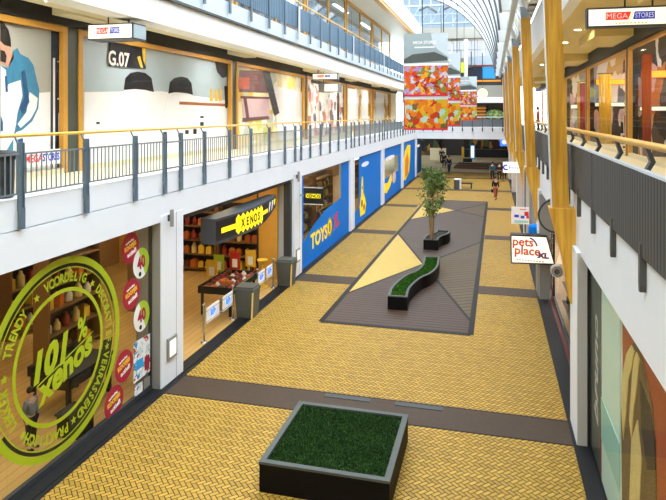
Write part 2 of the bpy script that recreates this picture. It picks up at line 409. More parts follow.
def copy_tree(o, loc, label=None):
    c = o.copy(); C.objects.link(c); c.location = loc; WORLD[c.name] = Vector(loc)
    if label: c['label'] = label
    for ch in list(o.children):
        d = ch.copy(); C.objects.link(d); d.parent = c
        for g in list(ch.children):
            e = g.copy(); C.objects.link(e); e.parent = d
    return c
ORD = ['first', 'second', 'third', 'fourth', 'fifth', 'sixth', 'seventh', 'eighth', 'ninth', 'tenth', 'eleventh', 'twelfth']

EXPO = 1.35; SKY = 3.0
# ------------------------------------------------------------------ camera, world
CAMH = 6.2; VPX = 492.; HOR = 113.5; FOC = 610.
TH = math.atan((VPX-333)/FOC); CT, ST = math.cos(TH), math.sin(TH)
def ray(px, py):
    a = (px-333)/FOC; return (a*CT-ST, a*ST+CT, (HOR-py)/FOC)
def onZ(px, py, Z):
    r = ray(px, py); d = (Z-CAMH)/r[2]; return Vector((r[0]*d, r[1]*d, Z))
def onX(px, py, X):
    r = ray(px, py); d = X/r[0]; return Vector((X, r[1]*d, CAMH+r[2]*d))
def onY(px, py, Y):
    r = ray(px, py); d = Y/r[1]; return Vector((r[0]*d, Y, CAMH+r[2]*d))
def LX(pts, X): return [(onX(a, b, X).y, onX(a, b, X).z) for a, b in pts]     # outline on a left-hand plane facing +X

cam = bpy.data.cameras.new('camera'); co = bpy.data.objects.new('camera', cam); C.objects.link(co)
co.location = (0, 0, CAMH); co.rotation_euler = (PI/2, 0, TH)
cam.sensor_width = 36; cam.lens = FOC/666*36; cam.shift_y = -(250-HOR)/666; cam.clip_end = 400
sc = bpy.context.scene; sc.camera = co
sc.view_settings.view_transform = 'Standard'; sc.view_settings.look = 'None'; sc.view_settings.gamma = 1
sc.view_settings.exposure = EXPO
sc.cycles.transparent_max_bounces = 24; sc.cycles.max_bounces = 10; sc.cycles.sample_clamp_indirect = 8
w = bpy.data.worlds.new('World'); sc.world = w; w.use_nodes = True
bg = w.node_tree.nodes['Background']; bg.inputs[0].default_value = (.80, .91, 1, 1); bg.inputs[1].default_value = SKY

# ------------------------------------------------------------------ setting
PITCH = 9.45
PC = [12.76+PITCH*k for k in range(-1, 6)]
LXF = -7.2          # face of the left galleries
RXF = 1.6           # face of the right gallery
ENDY = 61.

struct('floor', MB().box(-7.16, 1.5, -6, ENDY+5, -.2, 0), 'floor_bricks')
struct('floor_hall', MB().box(-16, 9, ENDY+5, 92, -.2, 0), 'hall_tiles')
struct('floor_shop_left', MB().box(-16, -7.16, -6, ENDY+5, -.2, 0), 'shop_planks')
struct('floor_shop_right', MB().box(1.5, 9, -6, ENDY+5, -.2, 0), 'tan_floor')
struct('trim_1', MB().box(-7.44, -7.13, -6, ENDY, 0, .02).box(-7.13, -7.02, -6, ENDY, 0, .006), 'curb')
struct('trim_2', MB().box(1.47, 1.84, -6, ENDY, 0, .02), 'curb')
struct('trim_3', MB().box(1.84, 2.06, -6, ENDY, 0, .04), 'warm_red_curb')

# brown cross bands in the paving at each row of pillars
for k, yc in enumerate(PC[1:]):
    y0, y1 = yc-.62, yc+.32
    mb = MB()
    if k in (1, 2, 3): mb.box(-7.02, -4.85, y0, y1, 0, .003); mb.box(-.35 if k > 1 else -.5, 1.47, y0, y1, 0, .003)
    else: mb.box(-7.02, 1.47, y0, y1, 0, .003)
    struct('trim_%d' % (4+k), mb, 'band_brown')
bord = MB()
for k, yc in enumerate(PC[1:]):
    for y in (yc-.62, yc+.32):
        if k in (1, 2, 3): bord.box(-7.02, -4.85, y-.02, y+.02, .0, .004); bord.box(-.35 if k > 1 else -.5, 1.47, y-.02, y+.02, 0, .004)
        else: bord.box(-7.02, 1.47, y-.02, y+.02, .0, .004)
struct('trim_11', bord, 'zone_border')
# drain gratings in the first band
def inlay(name, pts, z, m):
    return struct(name, MB().ext(FZ(0), pts, 0, z), m)
BL, BR, TR, TL = (-4.93, 17.5), (-.58, 17.5), (-.34, 44.1), (-4.56, 44.1)
L0, L1, L2, L3 = (-4.86, 20.4), (-4.74, 31.5), (-4.68, 35.5), (-4.58, 42.5)
R0, R1, R2, R3 = (-.57, 18.5), (-.46, 30.4), (-.4, 37.6), (-.35, 43.1)
def cross(a, b, c, d):
    x1, y1 = a; x2, y2 = b; x3, y3 = c; x4, y4 = d
    den = (x1-x2)*(y3-y4)-(y1-y2)*(x3-x4)
    return (((x1*y2-y1*x2)*(x3-x4)-(x1-x2)*(x3*y4-y3*x4))/den, ((x1*y2-y1*x2)*(y3-y4)-(y1-y2)*(x3*y4-y3*x4))/den)
XA = cross(L0, R1, L1, R0); XB = cross(L2, R3, L3, R2)
inlay('floor_inlay_1', [BL, BR, R0, XA, L0], .006, 'deck_a')
inlay('floor_inlay_2', [L0, XA, L1], .006, 'triangle_bricks')
inlay('floor_inlay_3', [XA, R0, R1], .006, 'deck_b')
inlay('floor_inlay_4', [L1, XA, R1, R2, XB, L2], .006, 'deck_c')
inlay('floor_inlay_5', [L2, XB, L3], .006, 'triangle_bricks')
inlay('floor_inlay_6', [XB, R2, R3], .006, 'deck_b')
inlay('floor_inlay_7', [L3, XB, R3, TR, TL], .006, 'deck_c')
def strip(mb, a, b, wd, z):
    a = Vector(a); b = Vector(b); d = (b-a).normalized(); n = Vector((-d.y, d.x))*wd/2
    mb.ext(FZ(0), [tuple(a-n), tuple(b-n), tuple(b+n), tuple(a+n)], 0, z)
mb = MB()
for a, b in ((BL, BR), (BR, TR), (TR, TL), (TL, BL)): strip(mb, a, b, .16, .009)
for a, b in ((L0, R1), (L1, R0), (L2, R3), (L3, R2)): strip(mb, a, b, .09, .008)
struct('trim_12', mb, 'zone_border')
strip_drain = MB()
for x0 in (-2.95, -1.55): strip_drain.box(x0, x0+1.0, 12.84, 13.02, 0, .01)
tag(link('drain_grating', MB().box(-3.55, -2.55, 12.86, 13.02, .003, .014), 'dark_grey'), 'left dark drain grating set in the brown floor band behind the square planter', 'grating', 'floor drain gratings')
tag(link('drain_grating', MB().box(-2.0, -1.0, 12.86, 13.02, .003, .014), 'dark_grey'), 'right dark drain grating set in the brown floor band behind the square planter', 'grating', 'floor drain gratings')

# pillars, ground floor
for k, yc in enumerate(PC):
    mb = MB().box(-7.8, -7.17, yc-.5, yc+.5, 0, 3.9, 0)
    mb.box(-7.172, -7.166, yc+.16, yc+.175, 0, 3.9, 1)
    struct('pillar_left', mb, ['white_panel', 'grey_clad'], .008)
    mb = MB().box(1.53, 1.8, yc-.6, yc+.4, 0, 3.6, 0).box(1.54, 1.9, yc-.615, yc-.6, 0, 3.6, 1)
    struct('pillar_right', mb, ['white_panel', 'pillar_front'], .005)

# gallery slabs and fascias
mb = MB().box(-7.62, LXF+.015, -6, ENDY, 3.76, 4.36).box(-7.62, LXF, -6, ENDY, 4.38, 4.86)
struct('trim_13', mb, 'white_panel')
struct('slab_left', MB().box(-16, -7.62, -6, ENDY, 4.0, 4.84), 'cream')
struct('floor_gallery_left', MB().box(-16, -7.62, -6, ENDY, 4.84, 4.86), 'cream')
struct('ceiling_left', MB().box(-16, -7.62, -6, ENDY, 3.9, 4.0), 'hall_dark')
# second left gallery
mb = MB().box(-7.7, LXF+.02, -6, ENDY+5, 8.2, 8.78, 0).box(-7.7, LXF+.1, -6, ENDY+5, 8.78, 8.84, 1).box(-7.7, LXF-.02, -6, ENDY+5, 8.84, 9.36, 2)
struct('trim_14', mb, ['white_paint', 'rim_grey', 'cool_white'])
struct('slab_upper_left', MB().box(-16, -7.7, -6, ENDY+5, 8.5, 9.36), 'cream')
mb = MB().box(-8.75, -7.7, -6, ENDY, 8.38, 8.5)
for ml in range(7):
    y = 3.0+9.05*ml
    mb.box(-9.3, -8.75, y-.8, y+.8, 8.34, 8.5)
struct('ceiling_gallery_left', mb, 'cream')
struct('trim_15', MB().box(-9.5, -9.22, -6, ENDY, 8.16, 8.5), 'near_black')
# third left level
mb = MB().box(-9.4, -7.6, -6, ENDY+5, 13.8, 13.95, 0).box(-7.6, -7.25, -6, ENDY+5, 13.72, 13.955, 1).box(-7.6, -7.2, -6, ENDY+5, 13.96, 15.4, 0)
struct('trim_16', mb, ['white_paint', 'gold_frame'])
struct('wall_left_upper', MB().box(-9.6, -9.3, -6, ENDY+5, 15.0, 19), 'cool_white')
struct('slab_top_left', MB().box(-16, -7.6, -6, ENDY+5, 13.95, 14.5), 'white_paint')
struct('wall_left', MB().box(-16.2, -16, -6, ENDY+5, -.2, 14.5), 'shop_wall')
struct('light_block_wall', MB().box(-16, 9, -6.2, -6, -.2, 19), 'cream')  # added behind the camera to keep horizontal sky light out

# right gallery
struct('trim_17', MB().box(RXF, 2.0, -6, ENDY, 3.55, 4.86), 'white_panel')
struct('slab_right', MB().box(2.0, 9, -6, ENDY, 3.6, 4.84), 'cream')
struct('floor_gallery_right', MB().box(2.0, 9, -6, ENDY, 4.84, 4.86), 'cream')
mb = MB().box(1.75, 9, -6, ENDY, 8.75, 8.95, 0)
for k in range(7):
    y = 3.6+8.6*k
    mb.box(2.9, 4.4, y-1.6, y+1.6, 8.45, 8.75, 0)
struct('ceiling_gallery_right', mb, 'soffit_yellow')
struct('trim_18', MB().box(3.95, 4.35, -6, ENDY, 8.25, 8.8), 'near_black')
struct('trim_19', MB().box(1.55, 1.8, -6, ENDY, 8.55, 9.9), 'white_paint')
struct('ceiling_upper_right', MB().box(1.8, 9, -6, ENDY, 9.0, 9.9), 'white_paint')
struct('wall_right', MB().box(9, 9.2, -6, 92, -.2, 19), 'shop_wall')
struct('wall_right_upper', MB().box(1.2, 1.5, -6, 92, 9.9, 10.6), 'white_paint')

# vaulted glass roof: white ribs, purlins, panes
ACX, ACZ, AR = -8.5, 9.0, 9.25
def arc(a, r): return (ACX+r*math.cos(a), ACZ+r*math.sin(a))
A0, A1 = math.radians(5), math.radians(104)
ribY = [PC[-1]-PITCH/2*k for k in range(13)]
for y in ribY:
    pts = [arc(A0+(A1-A0)*i/40, AR+.1) for i in range(41)]+[arc(A1-(A1-A0)*i/40, AR-.38) for i in range(41)]
    fl = [arc(A0+(A1-A0)*i/40, AR-.381) for i in range(41)]+[arc(A1-(A1-A0)*i/40, AR-.46) for i in range(41)]
    fr_ = F((0, y, 0), (1, 0, 0), (0, 0, 1))
    struct('roof_rib', MB().ext(fr_, pts, -.1, .1).ext(fr_, fl, -.22, .22, 1), ['white_paint', 'roof_grey'])
mb = MB()
for i in range(3, 20):
    a = A0+(A1-A0)*i/20; x, z = arc(a, AR-.05)
    mb.tube([(x, -2, z), (x, ENDY+1, z)], .05, 6)
struct('roof_purlins', mb, 'truss')
mb = MB()
pts = [arc(A0+(A1-A0)*i/40, AR+.15) for i in range(41)]+[arc(A1-(A1-A0)*i/40, AR+.13) for i in range(41)]
mb.ext(F((0, -2, 0), (1, 0, 0), (0, 0, 1)), pts, -ENDY-3, 0)
struct('window_roof', mb, 'glass_roof')
mb = MB().box(.62, .8, -2, ENDY+1, 9.75, 10.0)
struct('trim_20', mb, 'cool_white')

# raking glulam columns on the right, with white steel props above
FY = lambda y: F((0, y, 0), (1, 0, 0), (0, 0, 1))
for k in range(0, 6):
    y = 13.05+PITCH*k
    st = thing('wooden_column', ['nearest and largest golden timber column, tapering to a point beside the right gallery', 'second golden timber column from the camera along the right gallery', 'third golden timber column from the camera along the right gallery', 'fourth golden timber column from the camera along the right gallery', 'fifth golden timber column from the camera along the right gallery', 'farthest golden timber column along the right gallery, next to the white bridge'][k], 'column', (1.3, y, 3), 'timber columns along the right gallery')
    link('shaft', MB().ext(FY(y), [(1.165, 4.3), (1.49, 4.3), (1.3, 9.55), (.97, 9.55)], -.16, .16), 'glulam', st, bevel=.01)
    link('foot', MB().ext(FY(y-.02), [(1.1, 4.32), (1.6, 4.32), (1.6, 2.75), (1.54, 2.42), (1.5, 2.45), (1.36, 3.3)], -.2, .2), 'glulam', st, bevel=.01)
    link('bracket', MB().ext(FY(y), [(1.0, 9.5), (1.28, 9.5), (1.28, 9.7), (1.1, 9.95), (.95, 9.95)], -.12, .12), 'truss', st)
    for dy in (-1.6, -.5, .5, 1.6):
        link('prop', MB().tube([(1.1, y+dy*.2, 9.95), (.45, y+dy, 11.3)], .07, 8), 'white_paint', st)
    link('edge_strip', MB().ext(FY(y-.17), [(1.135, 4.3), (1.165, 4.3), (.97, 9.55), (.94, 9.55)], -.02, .02), 'white_paint', st)
# tie rods and panels between the columns and the roof: cream slats
for k in range(0, 42):
    y = 11.2+PITCH/8*k
    struct('roof_prop', MB().ext(FY(y), [(1.2, 9.9), (1.5, 9.9), (.85, 11.6), (.5, 11.6)], -.22, .22), 'cream' if k % 3 == 0 else 'white_paint')

# ------------------------------------------------------------------ left gallery railing
def post(y, z0, zb, z1, x):
    mb = MB()
    for d in (-.04, .015): mb.box(x-.03, x+.05, y+d, y+d+.022, zb-.05, z1)
    mb.box(x-.01, x+.045, y-.052, y+.052, z0, zb)
    return mb
t = thing('gallery_railing', 'railing with grey-blue posts and thin bars along the lower left gallery', 'railing', (LXF, 30, 4.86))
offs = [-.37, .37, 1.6, 3.15, 4.73, 6.32, 7.9]
ys = [PC[k]+o for k in range(-0, 6) for o in offs if PC[k]+o < ENDY-.3]
ys = [y for y in ys]
XP = LXF+.03
for y in ys: link('post', post(y, 4.38, 4.72, 5.74, XP).tube([(LXF+.03, y-.03, 5.68), (LXF-.05, y-.03, 5.83)], .014, 6).box(XP-.0, XP+.03, y-.05, y+.05, 5.3, 5.34), 'steel_blue', t)
for y0, y1 in zip(ys, ys[1:]):
    mb = MB(); mb.box(XP-.0, XP+.025, y0+.06, y1-.06, 5.55, 5.58); mb.box(XP, XP+.025, y0+.06, y1-.06, 4.93, 4.955)
    n = int((y1-y0-.15)/.118)
    if y1-y0 > .9:
        for i in range(n+1):
            y = y0+.1+(y1-y0-.2)*i/max(1, n); mb.box(XP+.004, XP+.02, y-.009, y+.009, 4.93, 5.56)
    if y1-y0 > .9: link('bar_panel', mb, 'bar_grey', t)
    else:
        for z in (4.955, 5.55): link('cross_rail', MB().box(XP, XP+.025, y0+.05, y1-.05, z-.025, z+.01), 'bar_grey', t)
link('handrail', MB().tube([(LXF-.05, y, 5.85) for y in (-5, 15, 35, ENDY-.3)], .027, 10), 'brass', t)

# upper left railing: ribbed panels
t = thing('upper_railing', 'steel-blue ribbed railing along the second left gallery under the roof', 'railing', (LXF, 30, 9.36))
uy = [y for k in range(0, 6) for y in [PC[k]+PITCH/6*i for i in range(6)] if y < ENDY+3]
for y in uy: link('post', MB().box(XP+.0, XP+.05, y-.05, y+.05, 9.02, 9.5).box(XP, XP+.03, y-.02, y+.02, 9.45, 10.45), 'steel_blue', t)
for k in range(6):
    link('ribbed_panel', MB().box(XP-.04, XP-.015, PC[k]+.03, PC[k+1]-.03, 9.46, 10.28), 'ribbed_blue', t)
for k in range(1, 6): link('light_post', MB().box(XP+.03, XP+.07, PC[k]-.07, PC[k]+.07, 9.0, 10.3), 'cool_white', t)
link('handrail', MB().tube([(LXF-.05, y, 10.5) for y in (-5, 30, ENDY+4)], .035, 10), 'brass', t)

# right railing: ribbed dark grey panels with bracket plates
t = thing('gallery_railing', 'dark grey ribbed railing with a golden handrail along the right gallery', 'railing', (RXF, 30, 4.86))
ry = [y for y in [5.55+1.65*k for k in range(0, 34)] if y < ENDY-.5]
for i, y in enumerate(ry):
    mb = MB()
    pts = [(-.05, 4.8), (.05, 4.8), (.05, 4.36), (.03, 4.28), (-.03, 4.28), (-.05, 4.36)]
    mb.ext(F((RXF-.035, y, 0), (0, -1, 0), (0, 0, 1)), pts, -.035, .03)
    mb.box(RXF-.03, RXF+.0, y-.03, y+.03, 4.7, 5.57)
    mb.ext(F((RXF-.01, y, 0), (1, 0, 0), (0, 0, 1)), [(-.02, 5.56), (.03, 5.56), (.1, 5.68), (.04, 5.83), (0, 5.83), (.05, 5.68)], -.05, .05)
    link('post', mb, 'rail_grey', t)
edges = [-5, 5.0]+[ry[0]+1.65*3*k+.8 for k in range(1, 11)]+[ENDY-.3]
edges = [-5]+[ry[i]+.02 for i in range(0, len(ry), 3)]+[ENDY-.3]
for a, b in zip(edges, edges[1:]):
    link('ribbed_panel', MB().box(RXF-.05, RXF-.01, a+.02, b-.02, 4.66, 5.57), 'ribbed_grey', t)
mb = MB().box(RXF-.06, RXF+.0, -5, ENDY-.3, 5.57, 5.6)
link('top_trim', mb, 'cool_white', t)
link('handrail', MB().tube([(RXF+.02, y, 5.86) for y in (-5, 20, 40, ENDY-.3)], .04, 12), 'brass', t)

# ------------------------------------------------------------------ left first-floor shopfronts
SX = -9.3
ML = [3.0+9.06*k for k in range(7)]
wn = 0
def frame_bay(name, y0, y1, z0, z1, x, glass='glass', sgn=1, fw=.14, mullions=()):
    """timber window frame with a pane; x is the outer face plane, sgn=+1 faces +X"""
    r = structroot(name, (x, (y0+y1)/2, z0))
    xa, xb = (x-.12, x) if sgn > 0 else (x, x+.12)
    mb = MB().box(xa, xb, y0, y0+fw, z0, z1).box(xa, xb, y1-fw, y1, z0, z1).box(xa, xb, y0+fw, y1-fw, z1-fw, z1)
    for m in mullions: mb.box(xa, xb, m-.05, m+.05, z0, z1-fw)
    link('window_frame', mb, 'gold_frame', r)
    link('sill', MB().box(xa, xb, y0+fw, y1-fw, z0, z0+.12), 'cream', r)
    xm = (xa+xb)/2
    link('pane', MB().box(xm-.005, xm+.005, y0+fw, y1-fw, z0+.12, z1-fw), glass, r)
    return r
for k in range(6):
    y0, y1 = ML[k]+.2, ML[k+1]-.2
    wn += 1; frame_bay('window_%d' % wn, y0, y1, 4.86, 8.17, SX)
for k in range(7):
    struct('pier_left', MB().box(-9.6, -9.34, ML[k]-.2, ML[k]+.2, 4.86, 8.4), 'slate')
struct('wall_gallery_left', MB().box(-9.9, -9.75, -6, ENDY, 4.86, 8.5), 'dark_grey')
struct('wall_gallery_left_end', MB().box(-9.75, -9.3, 57.6, ENDY, 4.86, 8.4), 'cream')
PX = -9.46       # printed boards just behind the panes
def board(k, m, label, ya=.35, yb=.35):
    t = thing('poster', label, 'poster', (PX, (ML[k]+ML[k+1])/2, 4.95), 'large printed posters in the left gallery windows')
    link('board', MB().box(PX-.04, PX, ML[k]+ya, ML[k+1]-yb, 4.86, 8.03), m, t)
    return t
def px_part(t, name, m, polys, x=PX, th=.006, z=0):
    mb = MB()
    for p in polys: mb.ext(FL(x), LX(p, x), z, z+th)
    return link(name, mb, m, t)

t = board(0, 'poster_grey', 'tall poster of a dark-haired man in a blue denim shirt in the gallery window')
px_part(t, 'overexposed_foot', 'poster_white', [[(0, 96), (50, 92), (50, 173), (0, 178)]], z=.001)  # white laid into the print for the overexposed foot of the poster
px_part(t, 'printed_face', 'skin', [[(0, 40), (4, 43), (10, 46), (10.5, 52), (14, 57), (8, 68), (0, 62)]], z=.004)
px_part(t, 'printed_hair', 'hair_dark', [[(0, 22), (4, 24), (8, 30), (10, 39), (10.5, 47), (4, 45), (0, 41)], [(0, 50), (4, 51), (6, 56), (5, 63), (0, 61)]], z=.01)
px_part(t, 'printed_shirt', 'denim', [[(13, 51), (17, 48), (20, 54), (28, 58), (33, 65), (36, 78), (39, 90), (38, 108), (32, 121), (22, 130), (16, 132), (13, 137), (12, 172), (0, 172), (0, 66), (8, 68)]], z=.004)
px_part(t, 'tee_and_overexposure', 'poster_white', [[(0, 66), (5, 70), (6.5, 88), (8, 84), (20, 80), (22, 96), (17, 112), (15, 126), (12, 140), (6, 150), (0, 150)], [(29, 92), (37, 98), (36, 108), (30, 119), (20, 128), (17, 124), (26, 112)]], z=.011)  # white tee, plus denim painted pale where it is overexposed
px_part(t, 'printed_shirt_fold', 'denim_dark', [[(21, 72), (24, 70), (27, 90), (28.5, 102), (22, 114), (19, 108), (24, 98)], [(4, 76), (6, 76), (7, 92), (5, 92)], [(0, 116), (2, 122), (2, 131), (0, 131)], [(16, 140), (22, 138), (24, 170), (16, 170)]], z=.018)
px_part(t, 'printed_dark_strip', 'cloth_navy', [[(51, 27), (65, 30), (65.5, 175), (51, 176)]], z=.004)
px_part(t, 'printed_white_edge', 'poster_white', [[(52.5, 58), (54.5, 58), (54.5, 176), (52.5, 176)], [(57, 61), (64, 62), (64, 63), (57, 62)], [(57, 98), (64, 98.5), (64, 100), (57, 99.5)], [(58, 113), (58.7, 113), (58.7, 132), (58, 132)]], z=.011)

t = board(1, 'poster_tile', 'wide poster of two dark-topped lamps before pale wall tiles in the gallery window')
px_part(t, 'overexposed_counter', 'poster_white', [[(84, 92), (160, 91), (231, 101), (231, 158), (84, 174)]], z=.001)  # white counter; its colour also carries the overexposed lower half
px_part(t, 'printed_lamp_body', 'poster_white', [[(118, 120), (124, 88), (153, 90), (160, 120)], [(162, 120), (168, 92), (192, 94), (198, 120)]], z=.006)
px_part(t, 'printed_lamp_top', 'plate_dark', [[(123.5, 90), (125, 78), (130, 73), (137, 71.5), (145, 73), (151, 78), (153.5, 92), (145, 90), (134, 89)], [(168, 93.5), (169.5, 82), (174, 78), (181, 76.5), (187, 78), (191, 83), (192.5, 95), (186, 93), (176, 92)]], z=.012)
px_part(t, 'printed_shelf', 'brown_shelf', [[(179, 101.5), (229, 104), (229, 106.5), (179, 104.5)]], z=.012)
px_part(t, 'printed_candles', 'goods_yellow', [[(a, 89+.03*(a-209)), (a+2, 89+.03*(a-209)), (a+2.5, 101), (a-.5, 101)] for a in (210, 215, 219)], z=.012)
px_part(t, 'printed_curtain', 'plate_dark', [[(214, 59), (230, 62), (230, 76), (222, 78), (217, 72)], [(224, 86), (229, 86), (227, 108), (225, 108)]], z=.012)
px_part(t, 'printed_jars', 'plate_dark', [[(a, b), (a+3.4, b), (a+3.4, b+h), (a, b+h)] for a, b, h in ((200, 116, 2), (200, 122, 5), (193, 129, 5), (185, 130, 4), (178, 133, 4), (163, 132, 3), (96, 122, 2))], z=.006)

t = thing('sign_plate', 'dark plate reading G.07 in the gallery window with the lamp poster', 'sign', (PX+.05, 14, 7.4))
a = onX(110, 41, PX+.05); b = onX(146, 68, PX+.05)
link('plate', MB().ext(FL(PX+.03), LX([(110, 40), (146, 45.5), (146, 69), (110, 66)], PX+.05), 0, .02), 'plate_dark', t)
g = onX(119, 59, PX+.055)
link('lettering', MB().text('G.07', .52, FL(PX+.05), g.y, g.z, 0, .006, 0, 0, .012, .92), 'goods_white', t)
px_part(t, 'stripe', 'goods_yellow', [[(137, 57), (140, 56), (143, 68), (140.5, 67.5)], [(142, 48), (145.5, 48.5), (145.5, 66), (143, 60)]], x=PX+.052, th=.005)

t = board(2, 'fabric_print', 'poster of a lilac rolled cloth and patterned fabrics behind the third gallery window')
px_part(t, 'printed_board', 'plum', [[(239, 70), (270, 71), (270, 93), (239, 92)]], z=.004)
px_part(t, 'printed_orange_card', 'brick_orange', [[(238, 77), (249, 77.5), (249, 89), (238, 89)]], z=.012)
px_part(t, 'printed_roll', 'poster_lilac', [[(241, 97), (268, 97), (270, 118), (243, 120)]], z=.012)
px_part(t, 'printed_roll_edge', 'plum', [[(240, 96), (269, 97), (269, 99), (240, 98.5)], [(242, 118), (268, 116), (269, 119), (242, 122)], [(243, 98), (246, 98), (249, 119), (246, 119)]], z=.018)
px_part(t, 'printed_easel', 'dark_grey', [[(262, 71), (269, 71), (279, 113), (274, 116)]], z=.018)
px_part(t, 'printed_cloth', 'poster_white', [[(274, 86), (302, 92), (302, 142), (278, 140)]], z=.003)

t = board(3, 'sketch_print', 'white poster with reddish sketches behind the fourth gallery window')
px_part(t, 'printed_frame', 'plate_dark', [[(311, 80), (339, 85), (339, 88), (311, 83)], [(337, 86), (339, 86), (339, 128), (337, 128)]], z=.004)
t = board(4, 'interior_print', 'poster of a warm amber room behind the fifth gallery window')
px_part(t, 'printed_panels', 'poster_white', [[(346, 88), (358, 90), (358, 126), (346, 127)], [(362, 90), (368, 91), (368, 125), (362, 125)]], z=.004)
t = board(5, 'interior_print', 'poster of tan shelves behind the far gallery window near the banners')
px_part(t, 'printed_panels', 'poster_white', [[(376, 88), (383, 90), (383, 123), (376, 124)]], z=.004)

# small lettered strip low in the first window
t = thing('sign', 'small red and blue lettered strip low in the gallery window below the denim shirt', 'sign', (-9.26, 10.9, 5.2))
link('board', MB().box(-9.28, -9.25, 10.45, 11.55, 5.1, 5.42), 'poster_white', t)
link('lettering', MB().text('MEGA', .22, FL(-9.25), 10.74, 5.26, 0, .006, 0, 0, .006, .85), 'mega_red', t)
link('lettering', MB().text('STORES', .22, FL(-9.25), 11.26, 5.26, 0, .006, 0, 0, .006, .68), 'mega_blue', t)

# litter bin on the left gallery
t = thing('litter_bin', 'dark round litter bin with a wide rim standing on the left gallery', 'bin', (-7.55, 8.05, 4.86))
link('body', MB().lathe((-7.55, 8.05, 4.86), [(.17, 0), (.19, .02), (.2, .6), (.19, .62)], 24), 'dark_grey', t)
link('rim', MB().lathe((-7.55, 8.05, 5.47), [(.24, 0), (.27, .03), (.27, .1), (.2, .13), (.1, .1)], 24), 'black', t)

# hanging MEGA STORES signs
def mega_sign(name_label, x0, x1, y, z0, z1, dep, rods, second=None):
    t = thing('hanging_sign', name_label, 'sign', ((x0+x1)/2, y, z1))
    cx, cz, wd, h = (x0+x1)/2, (z0+z1)/2, x1-x0, z1-z0
    link('casing', MB().box(x0-.03, x1+.03, y, y+dep, z0-.03, z1+.03), 'dark_grey', t)
    link('lit_face', MB().box(x0, x1, y-.012, y, z0, z1), 'lit_white', t)
    link('end_cap', MB().box(x1+.03, x1+.04, y+.02, y+dep-.02, z0, z1), 'poster_tile', t)
    f = FC(cx-.04*wd, y-.012, cz+h*.06)
    bw = wd*.54; bh = h*.48
    link('red_block', MB().ext(f, [(-bw/2, -bh/2), (-.02*wd, -bh/2), (.015*wd, bh/2), (-bw/2, bh/2)], 0, .004), 'mega_red', t)
    link('blue_block', MB().ext(f, [(.03*wd, -bh/2), (bw/2, -bh/2), (bw/2, bh/2), (.05*wd, bh/2)], 0, .004), 'mega_blue', t)
    link('yellow_flash', MB().ext(f, [(-.015*wd, -bh*.8), (.025*wd, -.05*bh), (.012*wd, 0), (.06*wd, bh*.75), (.015*wd, .1*bh), (.022*wd, .05*bh)], .004, .008), 'sign_yellow', t)
    link('lettering', MB().text('MEGA', bh*.95, f, -bw*.27, 0, .004, .008, 0, 0, .0, 1.0), 'poster_white', t)
    mb = MB(); mb.text('STORES', bh*.9, f, bw*.29, 0, .004, .008, 0, 0, .0, .7)
    link('lettering', mb, 'poster_white', t)
    mb = MB()
    for i in range(9): mb.fbox(f, -bw*.3+i*bw*.075, -bw*.3+i*bw*.075+bw*.045, -bh*1.0, -bh*.85, 0, .003)
    link('small_print', mb, 'goods_yellow', t)
    mb = MB()
    for rx in rods: mb.tube([(rx, y+dep/2, z1), (rx, y+dep/2, 8.42 if rx < 0 else 8.76)], .015, 8)
    link('rods', mb, 'black', t)
    return t
mega_sign('lit red and blue lettered sign box hanging over the left gallery beside the lamp poster', -8.3, -7.27, 11.25, 7.79, 8.07, .5, (-8.0, -7.5+.0))
mega_sign('wide lit sign box with red and blue lettering hanging over the right gallery', 1.5, 2.82, 10.5, 7.6, 7.86, .18, (2.05, 2.45))
t = mega_sign('far small white sign box with red lettering hanging over the left gallery', -8.0, -6.85+.0, 27.0, 7.78, 8.02, .3, (-7.8, -7.75))
t = thing('hanging_sign', 'pale square sign box hanging under the far small white sign box', 'sign', (-7.5, 27.3, 7.2))
link('casing', MB().box(-7.9, -6.95, 27.6, 28.3, 7.2, 7.62), 'grey_clad', t)
link('lit_face', MB().box(-7.6, -6.98, 27.58, 27.6, 7.24, 7.58), 'lit_white', t)
link('rods', MB().tube([(-7.75, 27.95, 7.62), (-7.75, 27.95, 8.4)], .015, 6), 'black', t)

# ceiling lights (soffit) left and right galleries
def downlight(x, y, z, label, group, r=.1, m='lamp_down'):
    t = thing('downlight', label, 'light', (x, y, z), group)
    link('ring', MB().ann(FZ(z), x, y, r*.78, r, -.03, 0, n=20), 'cool_white', t)
    link('lens', MB().disc(FZ(z), x, y, r*.77, -.02, -.005, n=20), m, t)
for k in range(10):
    downlight(-8.2, 5.4+4.53*k, 8.38, 'small round downlight in the cream soffit of the left gallery', 'downlights over the left gallery', .11)
for k in range(8):
    downlight(2.5, 9.5+3.4*k, 8.75 if (9.5+3.4*k-3.6+4.3) % 8.6 > 0 else 8.75, 'small round downlight in the yellow soffit of the right gallery', 'downlights over the right gallery', .13, 'lamp_spot')

# ------------------------------------------------------------------ left second-floor shopfronts
for k in range(6):
    y0, y1 = ML[k]+.1, ML[k+1]-.1
    wn += 1; frame_bay('window_%d' % wn, y0, y1, 9.36, 13.75, SX, 'glass_upper', 1, .2, ((y0+y1)/2,))
struct('wall_upper_shop', MB().box(-12.2, -12, -6, ENDY+5, 9.36, 13.95), 'steel_blue')
for k in range(6):
    y = (ML[k]+ML[k+1])/2
    t = thing('pendant_lamp', 'white pendant lamp with dark rim behind the second-floor shop windows', 'lamp', (-10.3, y, 12), 'pendant lamps in the second-floor windows')
    link('shade', MB().lathe((-10.3, y+1.2, 11.2), [(.75, 0), (.78, .08), (.5, .4), (.12, .6), (.05, .62)], 20), 'cool_white', t)
    link('rim', MB().lathe((-10.3, y+1.2, 11.12), [(.7, 0), (.79, .02), (.79, .09), (.7, .1)], 20), 'dark_grey', t)
    link('cord', MB().tube([(-10.3, y+1.2, 11.8), (-10.3, y+1.2, 13.95)], .02, 6), 'black', t)
